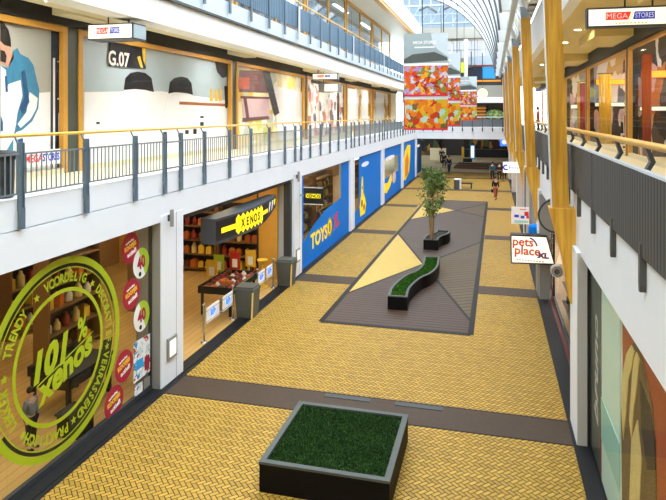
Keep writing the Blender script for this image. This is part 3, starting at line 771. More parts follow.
t = thing('partition', 'plum-brown free-standing partition behind the second-floor window at the left', 'partition', (-9.6, 27, 9.4))
link('screen', MB().box(-9.6, -9.53, 26.9, 29.4, 9.37, 12.6), 'plum', t)
link('stand', MB().box(-9.7, -9.46, 26.95, 29.35, 9.36, 9.44), 'dark_grey', t)
for k in range(6):
    y = (ML[k]+ML[k+1])/2
    struct('ceiling_light', MB().box(-10.9, -10.7, y-2, y+2, 13.9, 13.945), 'lamp_cool')

# ------------------------------------------------------------------ ground floor left: the Xenos window
GX = -7.42
bays = [(PC[k]+.5, PC[k+1]-.5) for k in range(6)]
def shop_window(n, y0, y1, x, fm='dark_grey', glass='glass_xenos', split=3, ztop=3.76):
    r = structroot('window_%d' % n, (x, (y0+y1)/2, 0))
    mb = MB().box(x-.05, x+.03, y0, y1, 0, .12).box(x-.05, x+.03, y0, y0+.05, .12, ztop).box(x-.05, x+.03, y1-.05, y1, .12, ztop).box(x-.05, x+.03, y0, y1, ztop-.05, ztop)
    link('window_frame', mb, fm, r)
    d = (y1-y0-.1)/split
    for i in range(split):
        link('pane', MB().box(x-.006, x+.006, y0+.05+d*i+.004, y0+.05+d*(i+1)-.004, .12, ztop-.05), glass, r)
    return r
wn += 1; shop_window(wn, bays[0][0], bays[0][1], GX, split=4)
struct('trim_21', MB().box(-7.8, -7.2, bays[0][1]-.02, bays[0][1], 0, 3.76), 'grey_clad')

# big round decal
DC = (9.3, 1.9); GF = GX+.008
t = thing('window_decal', 'huge lime-green round decal reading 101% on the near left shop glass', 'decal', (GF, DC[0], DC[1]))
f = FL(GF)
link('outer_ring', MB().ann(f, *DC, 1.6, 1.725, 0, .003, n=96), 'lime', t)
link('inner_ring', MB().ann(f, *DC, 1.1, 1.17, 0, .003, n=96), 'lime', t)
link('thin_ring', MB().ann(f, *DC, 1.515, 1.535, 0, .003, n=96), 'lime', t)
link('dark_crescent', MB().ann(f, *DC, 1.2, 1.5, 0, .002, math.radians(-82), math.radians(-8), 40), 'lime_dark', t)
link('dark_arc', MB().ann(f, *DC, 1.54, 1.595, 0, .002, math.radians(20), math.radians(150), 40), 'lime_dark', t)
link('dark_arc', MB().ann(f, *DC, 1.54, 1.595, 0, .002, math.radians(-150), math.radians(-40), 40), 'lime_dark', t)
def arc_text(mb, s, ang, r, size, adv):
    n = len(s)
    for i, ch in enumerate(s):
        a = math.radians(ang-adv*(i-(n-1)/2))
        mb.text(ch, size, f, DC[0]+r*math.cos(a), DC[1]+r*math.sin(a), .003, .006, 0, a-PI/2, .008, .8)
for s, a in (('TRENDY', 146), ('VOORDELIG', 85), ('DECORATIEF', 16), ('VERRASSEND', -45), ('PRAKTISCH', -107), ('LEKKER', -162)):
    mb = MB(); arc_text(mb, s, a, 1.36, .235, 5.4); link('ring_lettering', mb, 'lime', t)
for a in (118, 51, -14, -77, -135, 175):
    mb = MB(); a = math.radians(a); cx, cy = DC[0]+1.345*math.cos(a), DC[1]+1.345*math.sin(a)
    mb.ext(f, [(cx+(.08 if i % 2 == 0 else .035)*math.cos(i*PI/5+.3), cy+(.08 if i % 2 == 0 else .035)*math.sin(i*PI/5+.3)) for i in range(10)], .003, .006)
    link('ring_star', mb, 'lime', t)
link('percent_lettering', MB().text('101', .68, f, 9.03, 1.96, .0, .004, 0, .14, .034, .95, .35), 'lime', t)
link('percent_sign', MB().text('%', .56, f, 9.86, 2.2, 0, .004, 0, .14, .015, .75, .2), 'lime', t)
link('shop_lettering', MB().text('xenos', .6, f, 9.45, 1.6, 0, .004, 0, .3, .024, 1.0, .3), 'lime', t)
mb = MB()
g = f.rot(9.4, 1.8, .28); mb.fbox(g, -.75, .8, -.012, .012, 0, .003)
link('swoosh', mb, 'lime', t)

# round stickers and posters on the glass
def sticker_red(px, py, r, label):
    c = onX(px, py, GF); t = thing('window_sticker', label, 'sticker', tuple(c), 'dark red stickers on the near shop glass')
    link('disc', MB().disc(f, c.y, c.z, r, 0, .003, ry=r*1.02), 'sticker_red', t)
    g = f.rot(c.y, c.z, .25)
    link('white_lettering', MB().text('aanbieding', .07, g, 0, .14, .003, .005, 0, 0, .002), 'sticker_white', t)
    mb = MB().text('actief!', .13, g, .02, -.11, .003, .005, 0, 0, .006, 1.1)
    link('white_lettering', mb, 'sticker_white', t)
    link('yellow_lettering', MB().text('KOOPJES', .12, g, 0, .025, .003, .005, 0, 0, .008, .9), 'sticker_yellow', t)
sticker_red(130.5, 248, .32, 'topmost dark red round sticker on the shop glass right of the lime decal')
sticker_red(131.5, 294, .32, 'dark red round sticker between the two white-green 40 stickers')
sticker_red(124, 366, .32, 'dark red round sticker left of the leaflet posters on the glass')
sticker_red(114, 402, .32, 'lowest dark red round sticker near the foot of the shop glass')
def sticker_40(px, py, label):
    c = onX(px, py, GF); t = thing('window_sticker', label, 'sticker', tuple(c), 'white and green 40 stickers on the near shop glass')
    link('disc', MB().disc(f, c.y, c.z, .31, .003, .006, ry=.33), 'sticker_white', t)
    link('green_half', MB().ext(f, [(c.y+.31*math.cos(a), c.z+.33*math.sin(a)) for a in [math.radians(-60+i*170/16) for i in range(17)]], .006, .008), 'sticker_green', t)
    g = f.rot(c.y, c.z, .15)
    link('red_lettering', MB().text('40', .36, g, 0, .02, .008, .011, 0, 0, .015, .85), 'sticker_red', t)
    link('dot', MB().disc(f, c.y-.05, c.z-.23, .05, .008, .01), 'plate_dark', t)
sticker_40(141, 263, 'upper white and green sticker reading 40 on the shop glass')
sticker_40(141.5, 316, 'lower white and green sticker reading 40 on the shop glass')
t = thing('window_poster', 'pale leaflet poster with blue and red pictures low on the shop glass', 'poster', (GF, 11.8, 1))
link('sheet', MB().ext(f, LX([(133.5, 343), (150, 333), (150, 371), (133.5, 384)], GF), 0, .003), 'leaflet_print', t)
link('blue_picture', MB().ext(f, LX([(136, 361), (143, 357), (143, 366), (136, 371)], GF), .003, .005), 'teal_blue', t)
link('red_picture', MB().ext(f, LX([(144.5, 357), (149, 354), (149, 368), (144.5, 371)], GF), .003, .005), 'sticker_red', t)
t = thing('window_poster', 'small pale double leaflet below the larger leaflet poster on the shop glass', 'poster', (GF, 11.8, .3))
link('sheet', MB().ext(f, LX([(134.5, 386), (142.5, 381), (142.5, 392), (134.5, 397)], GF), 0, .003), 'leaflet_print', t)
link('sheet', MB().ext(f, LX([(144, 379), (150, 375.5), (150, 387), (144, 391)], GF), 0, .003), 'grey_clad', t)

# inside the Xenos shop
struct('wall_shop_back', MB().box(-15.2, -15, -6, ENDY, 0, 3.9), 'shop_wall')
for y in (PC[0]-.3, PC[2]+.1):
    struct('wall_shop_side', MB().box(-15, -7.8, y, y+.15, 0, 3.9), 'amber')
t = thing('partition', 'tan free-standing partition panel inside the shop behind the decal', 'partition', (-11.5, 10, 0))
link('panel', MB().box(-12.0, -11.9, 10.2, 12.4, 0, 3.4), 'amber', t)
link('panel_edge', MB().box(-12.02, -11.88, 12.4, 12.5, 0, 3.4), 'cream', t)
t = thing('partition', 'amber wall panel standing inside the shop entrance beside the far pillar', 'partition', (-8.6, 21.3, 0))
link('panel', MB().box(-8.5, -7.75, 21.5, 21.62, 0, 3.7), 'amber', t)
link('panel_edge', MB().box(-8.55, -8.5, 21.45, 21.66, 0, 3.7), 'dark_grey', t)
gcol = ['goods_orange', 'meat_red', 'goods_yellow', 'goods_white', 'goods_brown', 'bottle_green', 'teal_blue', 'beige']
gm = []
for i, c in enumerate(gcol):
    mb = MB()
    if i % 2: mb.lathe((0, 0, 0), [(.08, 0), (.09, .02), (.09, .2), (.05, .26), (.04, .32)], 10)
    else: mb.box(-.1, .1, -.09, .09, 0, .26).box(-.06, .06, -.05, .05, .26, .3)
    ob = link('x', mb, c); me = ob.data; bpy.data.objects.remove(ob); me.name = 'shop_item'; gm.append(me)
def goods(x, y, z, label, group, sc=1.0, name='shop_item', which=None, zs=1.0):
    o = bpy.data.objects.new(name, random.choice(gm) if which is None else gm[which]); C.objects.link(o)
    o.location = (x, y, z); o.rotation_euler.z = random.uniform(-.3, .3); o.scale = (sc, sc, sc*zs*random.uniform(.8, 1.1))
    tag(o, label, 'goods', group)
def shelf_unit(x, y0, y1, label, dz=(.15, .75, 1.35, 1.95, 2.5), items=True, pal=(0, 1, 2, 3, 4, 4, 7, 7), depth=.45, back='shop_dark'):
    t = thing('shelf_unit', label, 'shelf', (x, (y0+y1)/2, 0))
    link('back_panel', MB().box(x-depth, x-depth+.04, y0, y1, 0, 2.75), back, t)
    for y in (y0, y1): link('side_panel', MB().box(x-depth, x, y-.03, y+.03, 0, 2.75), 'shelf_brown', t)
    for z in dz: link('shelf', MB().box(x-depth+.04, x, y0+.03, y1-.03, z-.04, z), 'shelf_brown', t)
    if items:
        for z in dz[:-1]:
            y = y0+.2
            while y < y1-.2:
                goods(x-depth/2, y, z, 'goods on the '+label.split(' with')[0], 'goods on the '+label.split(' with')[0], random.uniform(.9, 1.25), which=random.choice(pal))
                y += random.uniform(.3, .42)
def shelf_wall(y, x0, x1, label, dz=(.15, .7, 1.25, 1.8, 2.35), depth=.45):
    t = thing('shelf_unit', label, 'shelf', ((x0+x1)/2, y, 0))
    link('back_panel', MB().box(x0, x1, y-.04, y, 0, 2.7), 'shop_dark', t)
    for x in (x0, x1): link('side_panel', MB().box(x-.03, x+.03, y-depth, y, 0, 2.7), 'shelf_brown', t)
    for z in dz: link('shelf', MB().box(x0+.03, x1-.03, y-depth, y-.04, z-.04, z), 'shelf_brown', t)
    for z in dz[:-1]:
        x = x0+.2
        while x < x1-.15:
            goods(x, y-depth/2, z, 'orange or brown goods on the '+label.split(' with')[0], 'goods on the '+label.split(' with')[0], random.uniform(.9, 1.2), which=random.choice([0, 0, 4, 2, 1, 7])); x += random.uniform(.26, .36)
shelf_unit(-10.6, 16.9, 18.7, 'brown wall shelf seen through the shop entrance with mixed goods')
shelf_wall(22.2, -12.2, -10.4, 'wide brown shelf against the amber side wall with orange goods')
shelf_wall(22.2, -10.3, -8.6, 'brown shelf beside the amber entrance panel with orange goods')
shelf_unit(-12.6, 13.8, 16.4, 'dark brown shelf far inside the left shop with mixed goods')
shelf_unit(-10.4, 12.6, 14.6, 'brown shelf behind the pillar with mixed goods')
shelf_unit(-12.9, 5.0, 8.6, 'dark shelf at the back of the decal window shop with mixed goods')
shelf_unit(-13.6, 12.6, 13.7, 'narrow dark shelf behind the tan partition with mixed goods')
# black table with drawers
t = thing('side_table', 'black table with drawers and a raised top behind the shop glass', 'table', (-8.6, 10.9, 0))
link('top', MB().box(-9.2, -8.2, 10.5, 12.0, .82, .88), 'black', t)
link('backboard', MB().box(-9.2, -9.1, 10.5, 12.0, .88, 1.02), 'black', t)
link('drawer', MB().box(-8.24, -8.2, 10.62, 11.2, .64, .8), 'dark_grey', t)
link('drawer', MB().box(-8.24, -8.2, 11.28, 11.88, .64, .8), 'dark_grey', t)
link('apron', MB().box(-9.15, -8.25, 10.55, 11.95, .6, .82), 'black', t)
for x in (-9.12, -8.28):
    for y in (10.58, 11.92): link('leg', MB().box(x-.04, x+.04, y-.04, y+.04, 0, .82), 'black', t)
t = thing('display_box', 'low dark display crate on the shop floor under the lime ring', 'crate', (-7.9, 11.0, 0))
link('body', MB().box(-8.05, -7.6, 9.95, 10.45, .02, .42), 'black', t)
link('lid', MB().box(-8.08, -7.57, 9.92, 10.48, .42, .46), 'dark_grey', t)

# entrance: fascia band sign in a long curve
t = thing('shop_sign', 'long curved dark sign with a jagged yellow band over the shop entrance', 'sign', (-7.1, 17, 3))
n = 28; ya, yb = 14.85, 19.9
prof = []
for i in range(n+1):
    u = i/n; y = ya+(yb-ya)*u
    prof.append((y, -7.22+.32*math.sin(PI*min(1, u*.85+.15))*1.0, 2.72+.5*max(0, u-.55)**1.3*1.7, 3.4))
mb = MB(); vs = []
for y, x, zb, zt in prof: vs += [(x, y, zb), (x, y, zt), (-7.52, y, zt), (-7.52, y, zb)]
fs = []
for i in range(n):
    b = 4*i
    for j in range(4): fs.append((b+j, b+4+j, b+4+(j+1) % 4, b+(j+1) % 4))
fs += [(0, 1, 2, 3), (4*n+3, 4*n+2, 4*n+1, 4*n)]
mb.add(vs, fs); link('casing', mb, 'canopy', t)
def sign_strip(u0, u1, za, zb_, name, m, lift, zig=False, k=10):
    vs = []; fs = []
    for i in range(k+1):
        u = u0+(u1-u0)*i/k; y = ya+(yb-ya)*u; x = -7.22+.32*math.sin(PI*min(1, u*.85+.15))+lift
        s = .05*(1 if i % 2 else -1) if zig else 0
        a = za; b = zb_+s
        lo = max(2.72+.5*max(0, u-.55)**1.3*1.7+.02, a-(s if zig else 0))
        vs += [(x, y, lo), (x, y, b), (x-lift-.002, y, b), (x-lift-.002, y, lo)]
    for i in range(k):
        q = 4*i
        for j in range(4): fs.append((q+j, q+4+j, q+4+(j+1) % 4, q+(j+1) % 4))
    fs += [(0, 1, 2, 3), (4*k+3, 4*k+2, 4*k+1, 4*k)]
    return link(name, MB().add(vs, fs), m, t)
sign_strip(.0, 1, 2.8, 3.34, 'dark_face', 'black', .004, k=28)
sign_strip(.05, .20, 2.98, 3.12, 'yellow_line', 'sign_yellow', .01)
sign_strip(.20, .60, 2.84, 3.3, 'yellow_band', 'sign_yellow', .014, True, 14)
sign_strip(.60, .72, 3.02, 3.14, 'yellow_line', 'sign_yellow', .01)
mb = MB()
for i, ch in enumerate('XENOS'):
    u = .28+i*.06; y = ya+(yb-ya)*u; x = -7.22+.32*math.sin(PI*min(1, u*.85+.15))+.016
    mb.text(ch, .34, FL(x), y, 3.07, 0, .006, 0, 0, .01, .95)
link('lettering', mb, 'plate_dark', t)
mb = MB()
for u in (.77, .85):
    y = ya+(yb-ya)*u; x = -7.22+.32*math.sin(PI*min(1, u*.85+.15))
    mb.ext(FL(x), [(y-.12, 2.98), (y-.03, 2.98), (y+.13, 3.3), (y+.04, 3.3)], 0, .014)
link('slashes', mb, 'poster_white', t)
u = .93; y = ya+(yb-ya)*u; x = -7.22+.32*math.sin(PI*min(1, u*.85+.15))
link('yellow_chevron', MB().ext(FL(x), [(y-.1, 3.1), (y+.02, 3.1), (y+.1, 3.3), (y-.02, 3.3)], 0, .014), 'sign_yellow', t)

# roll-up frame above entrance
struct('trim_22', MB().box(-7.6, -7.3, bays[1][0], bays[1][1], 3.62, 3.76).box(-7.5, -7.25, bays[1][1]-.22, bays[1][1], 0, 3.62), 'dark_grey')

# market table with goods
t = thing('market_table', 'black display table of red and dark goods in the shop entrance', 'table', (-8.1, 18, 0))
TX0, TX1, TY0, TY1 = -8.75, -7.62, 17.1, 19.2
link('tray', MB().box(TX0, TX1, TY0, TY1, .68, .74).box(TX0, TX0+.04, TY0, TY1, .74, .9).box(TX1-.04, TX1, TY0, TY1, .74, .9).box(TX0, TX1, TY0, TY0+.04, .74, .9).box(TX0, TX1, TY1-.04, TY1, .74, .9), 'black', t)
for x in (TX0+.1, TX1-.1):
    for y in (TY0+.1, TY1-.1): link('leg', MB().box(x-.035, x+.035, y-.035, y+.035, 0, .68), 'black', t)
link('front_edge', MB().box(TX1, TX1+.015, TY0, TY1, .86, .91), 'chrome', t)
for i in range(7):
    for j in range(4):
        goods(TX0+.16+.27*j, TY0+.18+.29*i, .74, 'small red or dark item lying on the black market table', 'items on the market table', 1, 'table_item', random.choice([1, 1, 4, 0, 4, 3]), .55)
# colourful card boxes behind the table
for i, (y, x, m, lb) in enumerate(((19.42, -9.4, 'goods_yellow', 'leftmost'), (20.19, -9.5, 'sticker_green', 'second'), (20.7, -9.1, 'red', 'red'), (21.2, -8.7, 'goods_yellow', 'rightmost'))):
    t = thing('price_board', '%s price board on a post behind the black market table' % {'leftmost': 'leftmost yellow', 'second': 'lime green', 'red': 'dark red', 'rightmost': 'rightmost yellow'}[lb], 'board', (x, y, 0))
    link('board', MB().box(x-.2, x+.2, y-.02, y+.02, .5, 1.12), m, t)
    link('post', MB().tube([(x, y+.01, 0), (x, y+.01, .52)], .025, 8), 'dark_grey', t)
    link('price_card', MB().box(x-.1, x+.1, y-.03, y-.02, .58, .88), 'poster_white', t)
    link('foot', MB().lathe((x, y+.01, 0), [(.2, 0), (.2, .02), (.03, .04)], 16), 'dark_grey', t)
# round basket stand with yellow rim
t = thing('basket_stand', 'yellow-rimmed basket on a yellow stand by the entrance gate', 'stand', (-7.95, 20.5, 0))
link('bowl', MB().lathe((-7.95, 20.5, .82), [(.05, 0), (.15, .05), (.2, .14), (.2, .16), (.12, .08)], 20), 'goods_yellow', t)
link('stem', MB().tube([(-7.95, 20.5, .03), (-7.95, 20.5, .84)], .03, 8), 'goods_yellow', t)
link('base', MB().lathe((-7.95, 20.5, 0), [(.22, 0), (.22, .03), (.05, .06)], 20), 'goods_yellow', t)

# entrance gates
def gate(ya_, yb_, px_, label, flags):
    t = thing('entrance_gate', label, 'gate', (px_, ya_, 0))
    for y in (ya_, yb_):
        link('post', MB().tube([(px_, y, 0), (px_, y, 1.0)], .03, 10).lathe((px_, y, 0), [(.09, 0), (.09, .015), (.03, .03)], 14).lathe((px_, y, .99), [(.05, 0), (.06, .02), (.04, .05)], 12), 'chrome', t)
    link('rail', MB().tube([(px_, ya_, .8), (px_, yb_, .8)], .015, 8).tube([(px_, ya_, .5), (px_, yb_, .5)], .015, 8), 'chrome', t)
    for a, b in flags:
        p = link('panel', MB().box(px_-.012, px_+.012, a, b, .46, .88), 'poster_white', t)
        yc = (a+b)/2; mb = MB().fbox(FL(px_+.012), yc-.15, yc-.02, .6, .76, 0, .003).ext(FL(px_+.012), [(yc, .58), (yc+.16, .7), (yc, .82)], 0, .003)
        link('blue_mark', mb, 'lit_blue', p)
gate(15.1, 17.0, -7.55, 'near chrome entrance gate with two blue-marked white panels', ((15.25, 16.05), (16.3, 17.0)))
gate(19.0, 20.5, -7.55, 'far chrome entrance gate with two blue-marked white panels', ((19.05, 19.65), (19.85, 20.4)))
# litter bins
def bin_(x, y, label):
    t = thing('litter_bin', label, 'bin', (x, y, 0), 'olive litter bins before the shop entrance')
    vs = []; 
    for z, a in ((0, .25), (.82, .3)):
        vs += [(x-a, y-a, z), (x+a, y-a, z), (x+a, y+a, z), (x-a, y+a, z)]
    link('body', MB().add(vs, [(3, 2, 1, 0), (4, 5, 6, 7)]+[(i, (i+1) % 4, 4+(i+1) % 4, 4+i) for i in range(4)]), 'bin_olive', t, bevel=.02)
    link('lid', MB().box(x-.32, x+.32, y-.32, y+.32, .82, .9).box(x-.28, x+.28, y-.28, y+.28, .9, .96), 'bin_olive', t, bevel=.02)
    link('corner_strip', MB().add([(x+.26, y-.26, 0), (x+.22, y-.26, 0), (x+.27, y-.31, .82), (x+.31, y-.31, .82), (x+.26, y-.22, 0), (x+.31, y-.27, .82)], [(0, 1, 2, 3), (0, 3, 5, 4), (1, 0, 4), (3, 2, 5), (1, 4, 5, 2)]), 'beige', t)
bin_(-7.24, 17.4, 'near square olive litter bin standing before the black market table')
bin_(-7.2, 20.95, 'far square olive litter bin standing beside the second white pillar')

# ceiling lights of the ground-floor shops
for k in range(6):
    for x in (-9.2, -12.2):
        for d in (2.4, 7.0):
            y = PC[k]+d
            o = link('ceiling_lamp', MB().box(x-.3, x+.3, y-.3, y+.3, 3.84, 3.9), 'lamp_warm')
            tag(o, 'square warm lamp in the ceiling of the ground-floor shops', 'light', 'lamps in the left shop ceilings')
# lamps and plates on the pillars
for k in (1, 2):
    yc = PC[k]
    nm = 'first' if k == 1 else 'second'
    t = thing('lit_plate', 'small lit square plate in a grey frame on the %s white pillar' % ('nearest' if k == 1 else 'second'), 'light', (-7.16, yc, .8))
    link('frame', MB().fbox(FL(-7.17), yc-.28, yc+.12, .56, 1.06, 0, .05), 'grey_clad', t)
    link('panel', MB().fbox(FL(-7.12), yc-.22, yc+.06, .63, .99, 0, .006), 'lit_white', t)
    t = thing('wall_lamp', 'slim grey tube lamp high on the %s white pillar' % ('nearest' if k == 1 else 'second'), 'lamp', (-7.1, yc, 3.6))
    link('tube', MB().tube([(-7.08, yc-.2, 3.62), (-7.08, yc-.2, 4.0)], .045, 12), 'grey_clad', t)
    link('bracket', MB().box(-7.17, -7.1, yc-.23, yc-.17, 3.74, 3.88), 'dark_grey', t)

# ------------------------------------------------------------------ toy shop windows
BX = -7.3
def blue_bay(k):
    y0, y1 = bays[k]
    global wn
    wn += 1; shop_window(wn, y0, y1, BX, 'blue', 'glass_xenos', 3)
    return y0, y1
for k in (2, 3, 4, 5): blue_bay(k)
SFX = BX+.012
f2 = FL(SFX)
def surround(label, pieces, y):
    t = thing('window_film', label, 'film', (SFX, y, 1.5))
    mb = MB()
    for p in pieces: mb.ext(f2, p, 0, .003)
    link('blue_film', mb, 'blue', t)
    return t
y0, y1 = bays[2]
t = surround('blue film with yellow lettering and a round badge across the first blue shop window', [[(y0, .12), (y0+.55, .12), (y0+.55, 3.72), (y0, 3.72)], [(y1-1.6, .12), (y1, .12), (y1, 3.72), (y1-1.6, 3.72)], [(y0+.55, .12), (y1-1.6, .12), (y1-1.6, 2.0), (y0+4, 1.85), (y0+2, 1.5), (y0+.55, 1.05)]], (y0+y1)/2)
g = f2.rot(25.6, .85, .0)
link('toys_lettering', MB().text('TOYS', .85, g, 0, .0, .003, .008, 0, 0, .03, 1.25), 'toy_yellow', t)
g = f2.rot(27.35, .95, 0)
link('round_badge', MB().disc(g, 0, 0, .42, .003, .006), 'toy_yellow', t)
link('badge_ring', MB().ann(g, 0, 0, .35, .4, .006, .009, n=32).disc(g, 0, .1, .1, .006, .009).fbox(g, -.1, .1, -.24, .02, .006, .009), 'plate_dark', t)
link('xl_lettering', MB().text('XL', .95, f2.rot(28.6, 1.05, .1), 0, 0, .003, .008, 0, 0, .04, .95), 'toy_red', t)
y0, y1 = bays[3]
t = surround('blue film with a yellow bottle-shaped figure on the second blue shop window', [[(y0+1.6, .12), (y1, .12), (y1, 3.72), (y0+1.6, 3.72)], [(y0, .12), (y0+1.6, .12), (y0+1.6, .9), (y0, .7)]], (y0+y1)/2)
cy = y0+2.7
link('yellow_figure', MB().ext(f2, [(cy-.75, .3), (cy-.9, .9), (cy-.55, 1.45), (cy-.4, 2.2), (cy-.3, 2.55), (cy+.0, 2.5), (cy+.1, 1.6), (cy+.6, 1.2), (cy+.9, .8), (cy+.6, .3)], .003, .008), 'toy_yellow', t)
link('dark_spots', MB().disc(f2, cy-.3, 1.0, .22, .008, .01).disc(f2, cy+.3, .7, .2, .008, .01).disc(f2, cy-.15, 1.9, .1, .008, .01), 'goods_brown', t)
link('white_swash', MB().disc(f2, y0+3.4, 3.2, 1.1, .003, .006, ry=.14), 'poster_white', t)
y0, y1 = bays[4]
t = surround('blue film with yellow and pink shapes on the third blue shop window', [[(y0, .12), (y1, .12), (y1, 1.6), (y0, 1.6)], [(y0, 2.9), (y1-1.2, 2.9), (y1-1.2, 3.72), (y0, 3.72)], [(y1-1.2, 1.6), (y1, 1.6), (y1, 3.72), (y1-1.2, 3.72)]], (y0+y1)/2)
link('yellow_figure', MB().ext(f2, [(y0+.3, .7), (y0+.5, 1.3), (y0+2, 1.2), (y0+3.6, 1.7), (y0+3.9, 1.2), (y0+3, .8), (y0+1.5, .5)], .003, .008), 'toy_yellow', t)
link('pink_figure', MB().disc(f2, y0+5, 1.3, .9, .003, .008, ry=.45), 'poster_lilac', t)
link('white_swash', MB().disc(f2, y0+3, 2.95, 2.2, .003, .008, ry=.14), 'poster_white', t)
y0, y1 = bays[5]
t = surround('blue film with a tall yellow-orange figure on the fourth blue shop window', [[(y0, .12), (y1, .12), (y1, 3.72), (y0, 3.72)]], (y0+y1)/2)
link('yellow_figure', MB().ext(f2, [(y0+.8, .5), (y0+.9, 2.4), (y0+1.6, 3.0), (y0+3.2, 3.4), (y0+5.2, 3.3), (y0+5.0, 2.2), (y0+4.4, 1.0), (y0+2.0, .4)], .003, .008), 'toy_yellow', t)
link('orange_body', MB().ext(f2, [(y0+1.6, .6), (y0+1.7, 2.2), (y0+3.2, 2.8), (y0+4.0, 2.0), (y0+3.4, .8)], .008, .011), 'toy_orange', t)
# end bay
yy0, yy1 = PC[6]+.5, ENDY+4.5
t = thing('shop_sign', 'small lit blue sign above the last blue shop window', 'sign', (SFX, 62, 3))
link('blue_panel', MB().box(-7.4, -7.3, PC[6]+.5, ENDY+4.5, .1, 3.5), 'blue', t)
link('white_mark', MB().disc(FL(-7.3), 62.6, 2.9, 1.2, 0, .02, ry=.14), 'lit_white', t)
# toy shop interior shelves
shelf_unit(-9.2, 22.9, 26.6, 'brown toy shelf close behind the first blue window with toys', items=True)
shelf_unit(-9.2, 26.8, 30.9, 'second brown toy shelf behind the first blue window with toys', items=True)
shelf_unit(-9.4, 32.4, 36.0, 'brown toy shelf behind the second blue window with toys', items=True)
shelf_unit(-9.4, 42.0, 46.0, 'brown toy shelf behind the third blue window with toys', items=False)
# black flag sign by the second pillar
t = thing('projecting_sign', 'black projecting sign with a yellow bar beside the second white pillar', 'sign', (-6.9, 22.9, 2.7))
a = onY(303.5, 187, 22.4); b = onY(323, 205, 22.4)
link('casing', MB().box(a.x, b.x, 22.4, 22.55, b.z, a.z), 'black', t)
mz = (a.z+b.z)/2
link('yellow_bar', MB().box(a.x+.1, b.x-.1, 22.385, 22.4, mz-.08, mz+.08), 'sign_yellow', t)
link('lettering', MB().text('XENOS', .17, FC((a.x+b.x)/2, 22.385, mz), 0, 0, 0, .004, 0, 0, .006), 'plate_dark', t)
link('white_edges', MB().box(a.x, b.x, 22.385, 22.4, a.z-.03, a.z).box(a.x, b.x, 22.385, 22.4, b.z, b.z+.03), 'goods_white', t)
link('arm', MB().box(-7.2, a.x, 22.45, 22.5, mz-.03, mz+.03), 'chrome', t)

# ------------------------------------------------------------------ planters
def blades(region, z, n, h, wd, rnd):
    """short grass blades scattered inside region(u,v)->(x,y)"""
    mb = MB()
    for i in range(n):
        x, y = region(rnd.random(), rnd.random()); a = rnd.uniform(0, 2*PI); hh = h*rnd.uniform(.6, 1.2)
        dx, dy = math.cos(a)*wd, math.sin(a)*wd; lx, ly = rnd.uniform(-1, 1)*hh*.6, rnd.uniform(-1, 1)*hh*.6
        mb.add([(x-dx, y-dy, z), (x+dx, y+dy, z), (x+lx, y+ly, z+hh)], [(0, 1, 2)])
    return mb
rnd = random.Random(3)
bx0, bx1, by0, by1, bh = -3.7, -1.53, 9.36, 11.54, .5
t = thing('grass_planter', 'large square black planter box filled with short dark green grass', 'planter', ((bx0+bx1)/2, (by0+by1)/2, 0))
mb = MB().box(bx0+.01, bx1-.01, by0+.01, by0+.05, 0, bh-.04).box(bx0+.01, bx1-.01, by1-.05, by1-.01, 0, bh-.04).box(bx0+.01, bx0+.05, by0+.05, by1-.05, 0, bh-.04).box(bx1-.05, bx1-.01, by0+.05, by1-.05, 0, bh-.04)
link('side_walls', mb, 'planter_black', t)
rw = .1
mb = MB().box(bx0, bx1, by0, by0+rw, bh-.04, bh).box(bx0, bx1, by1-rw, by1, bh-.04, bh).box(bx0, bx0+rw, by0+rw, by1-rw, bh-.04, bh).box(bx1-rw, bx1, by0+rw, by1-rw, bh-.04, bh)
link('rim', mb, 'rim_grey', t)
link('turf', MB().box(bx0+rw, bx1-rw, by0+rw, by1-rw, bh-.1, bh-.035), 'grass_blades', t)
gb = link('grass', blades(lambda u, v: (bx0+rw+.01+(bx1-bx0-2*rw-.02)*u, by0+rw+.01+(by1-by0-2*rw-.02)*v), bh-.036, 16000, .03, .008, rnd), 'grass_blades', t); gb['kind'] = 'stuff'

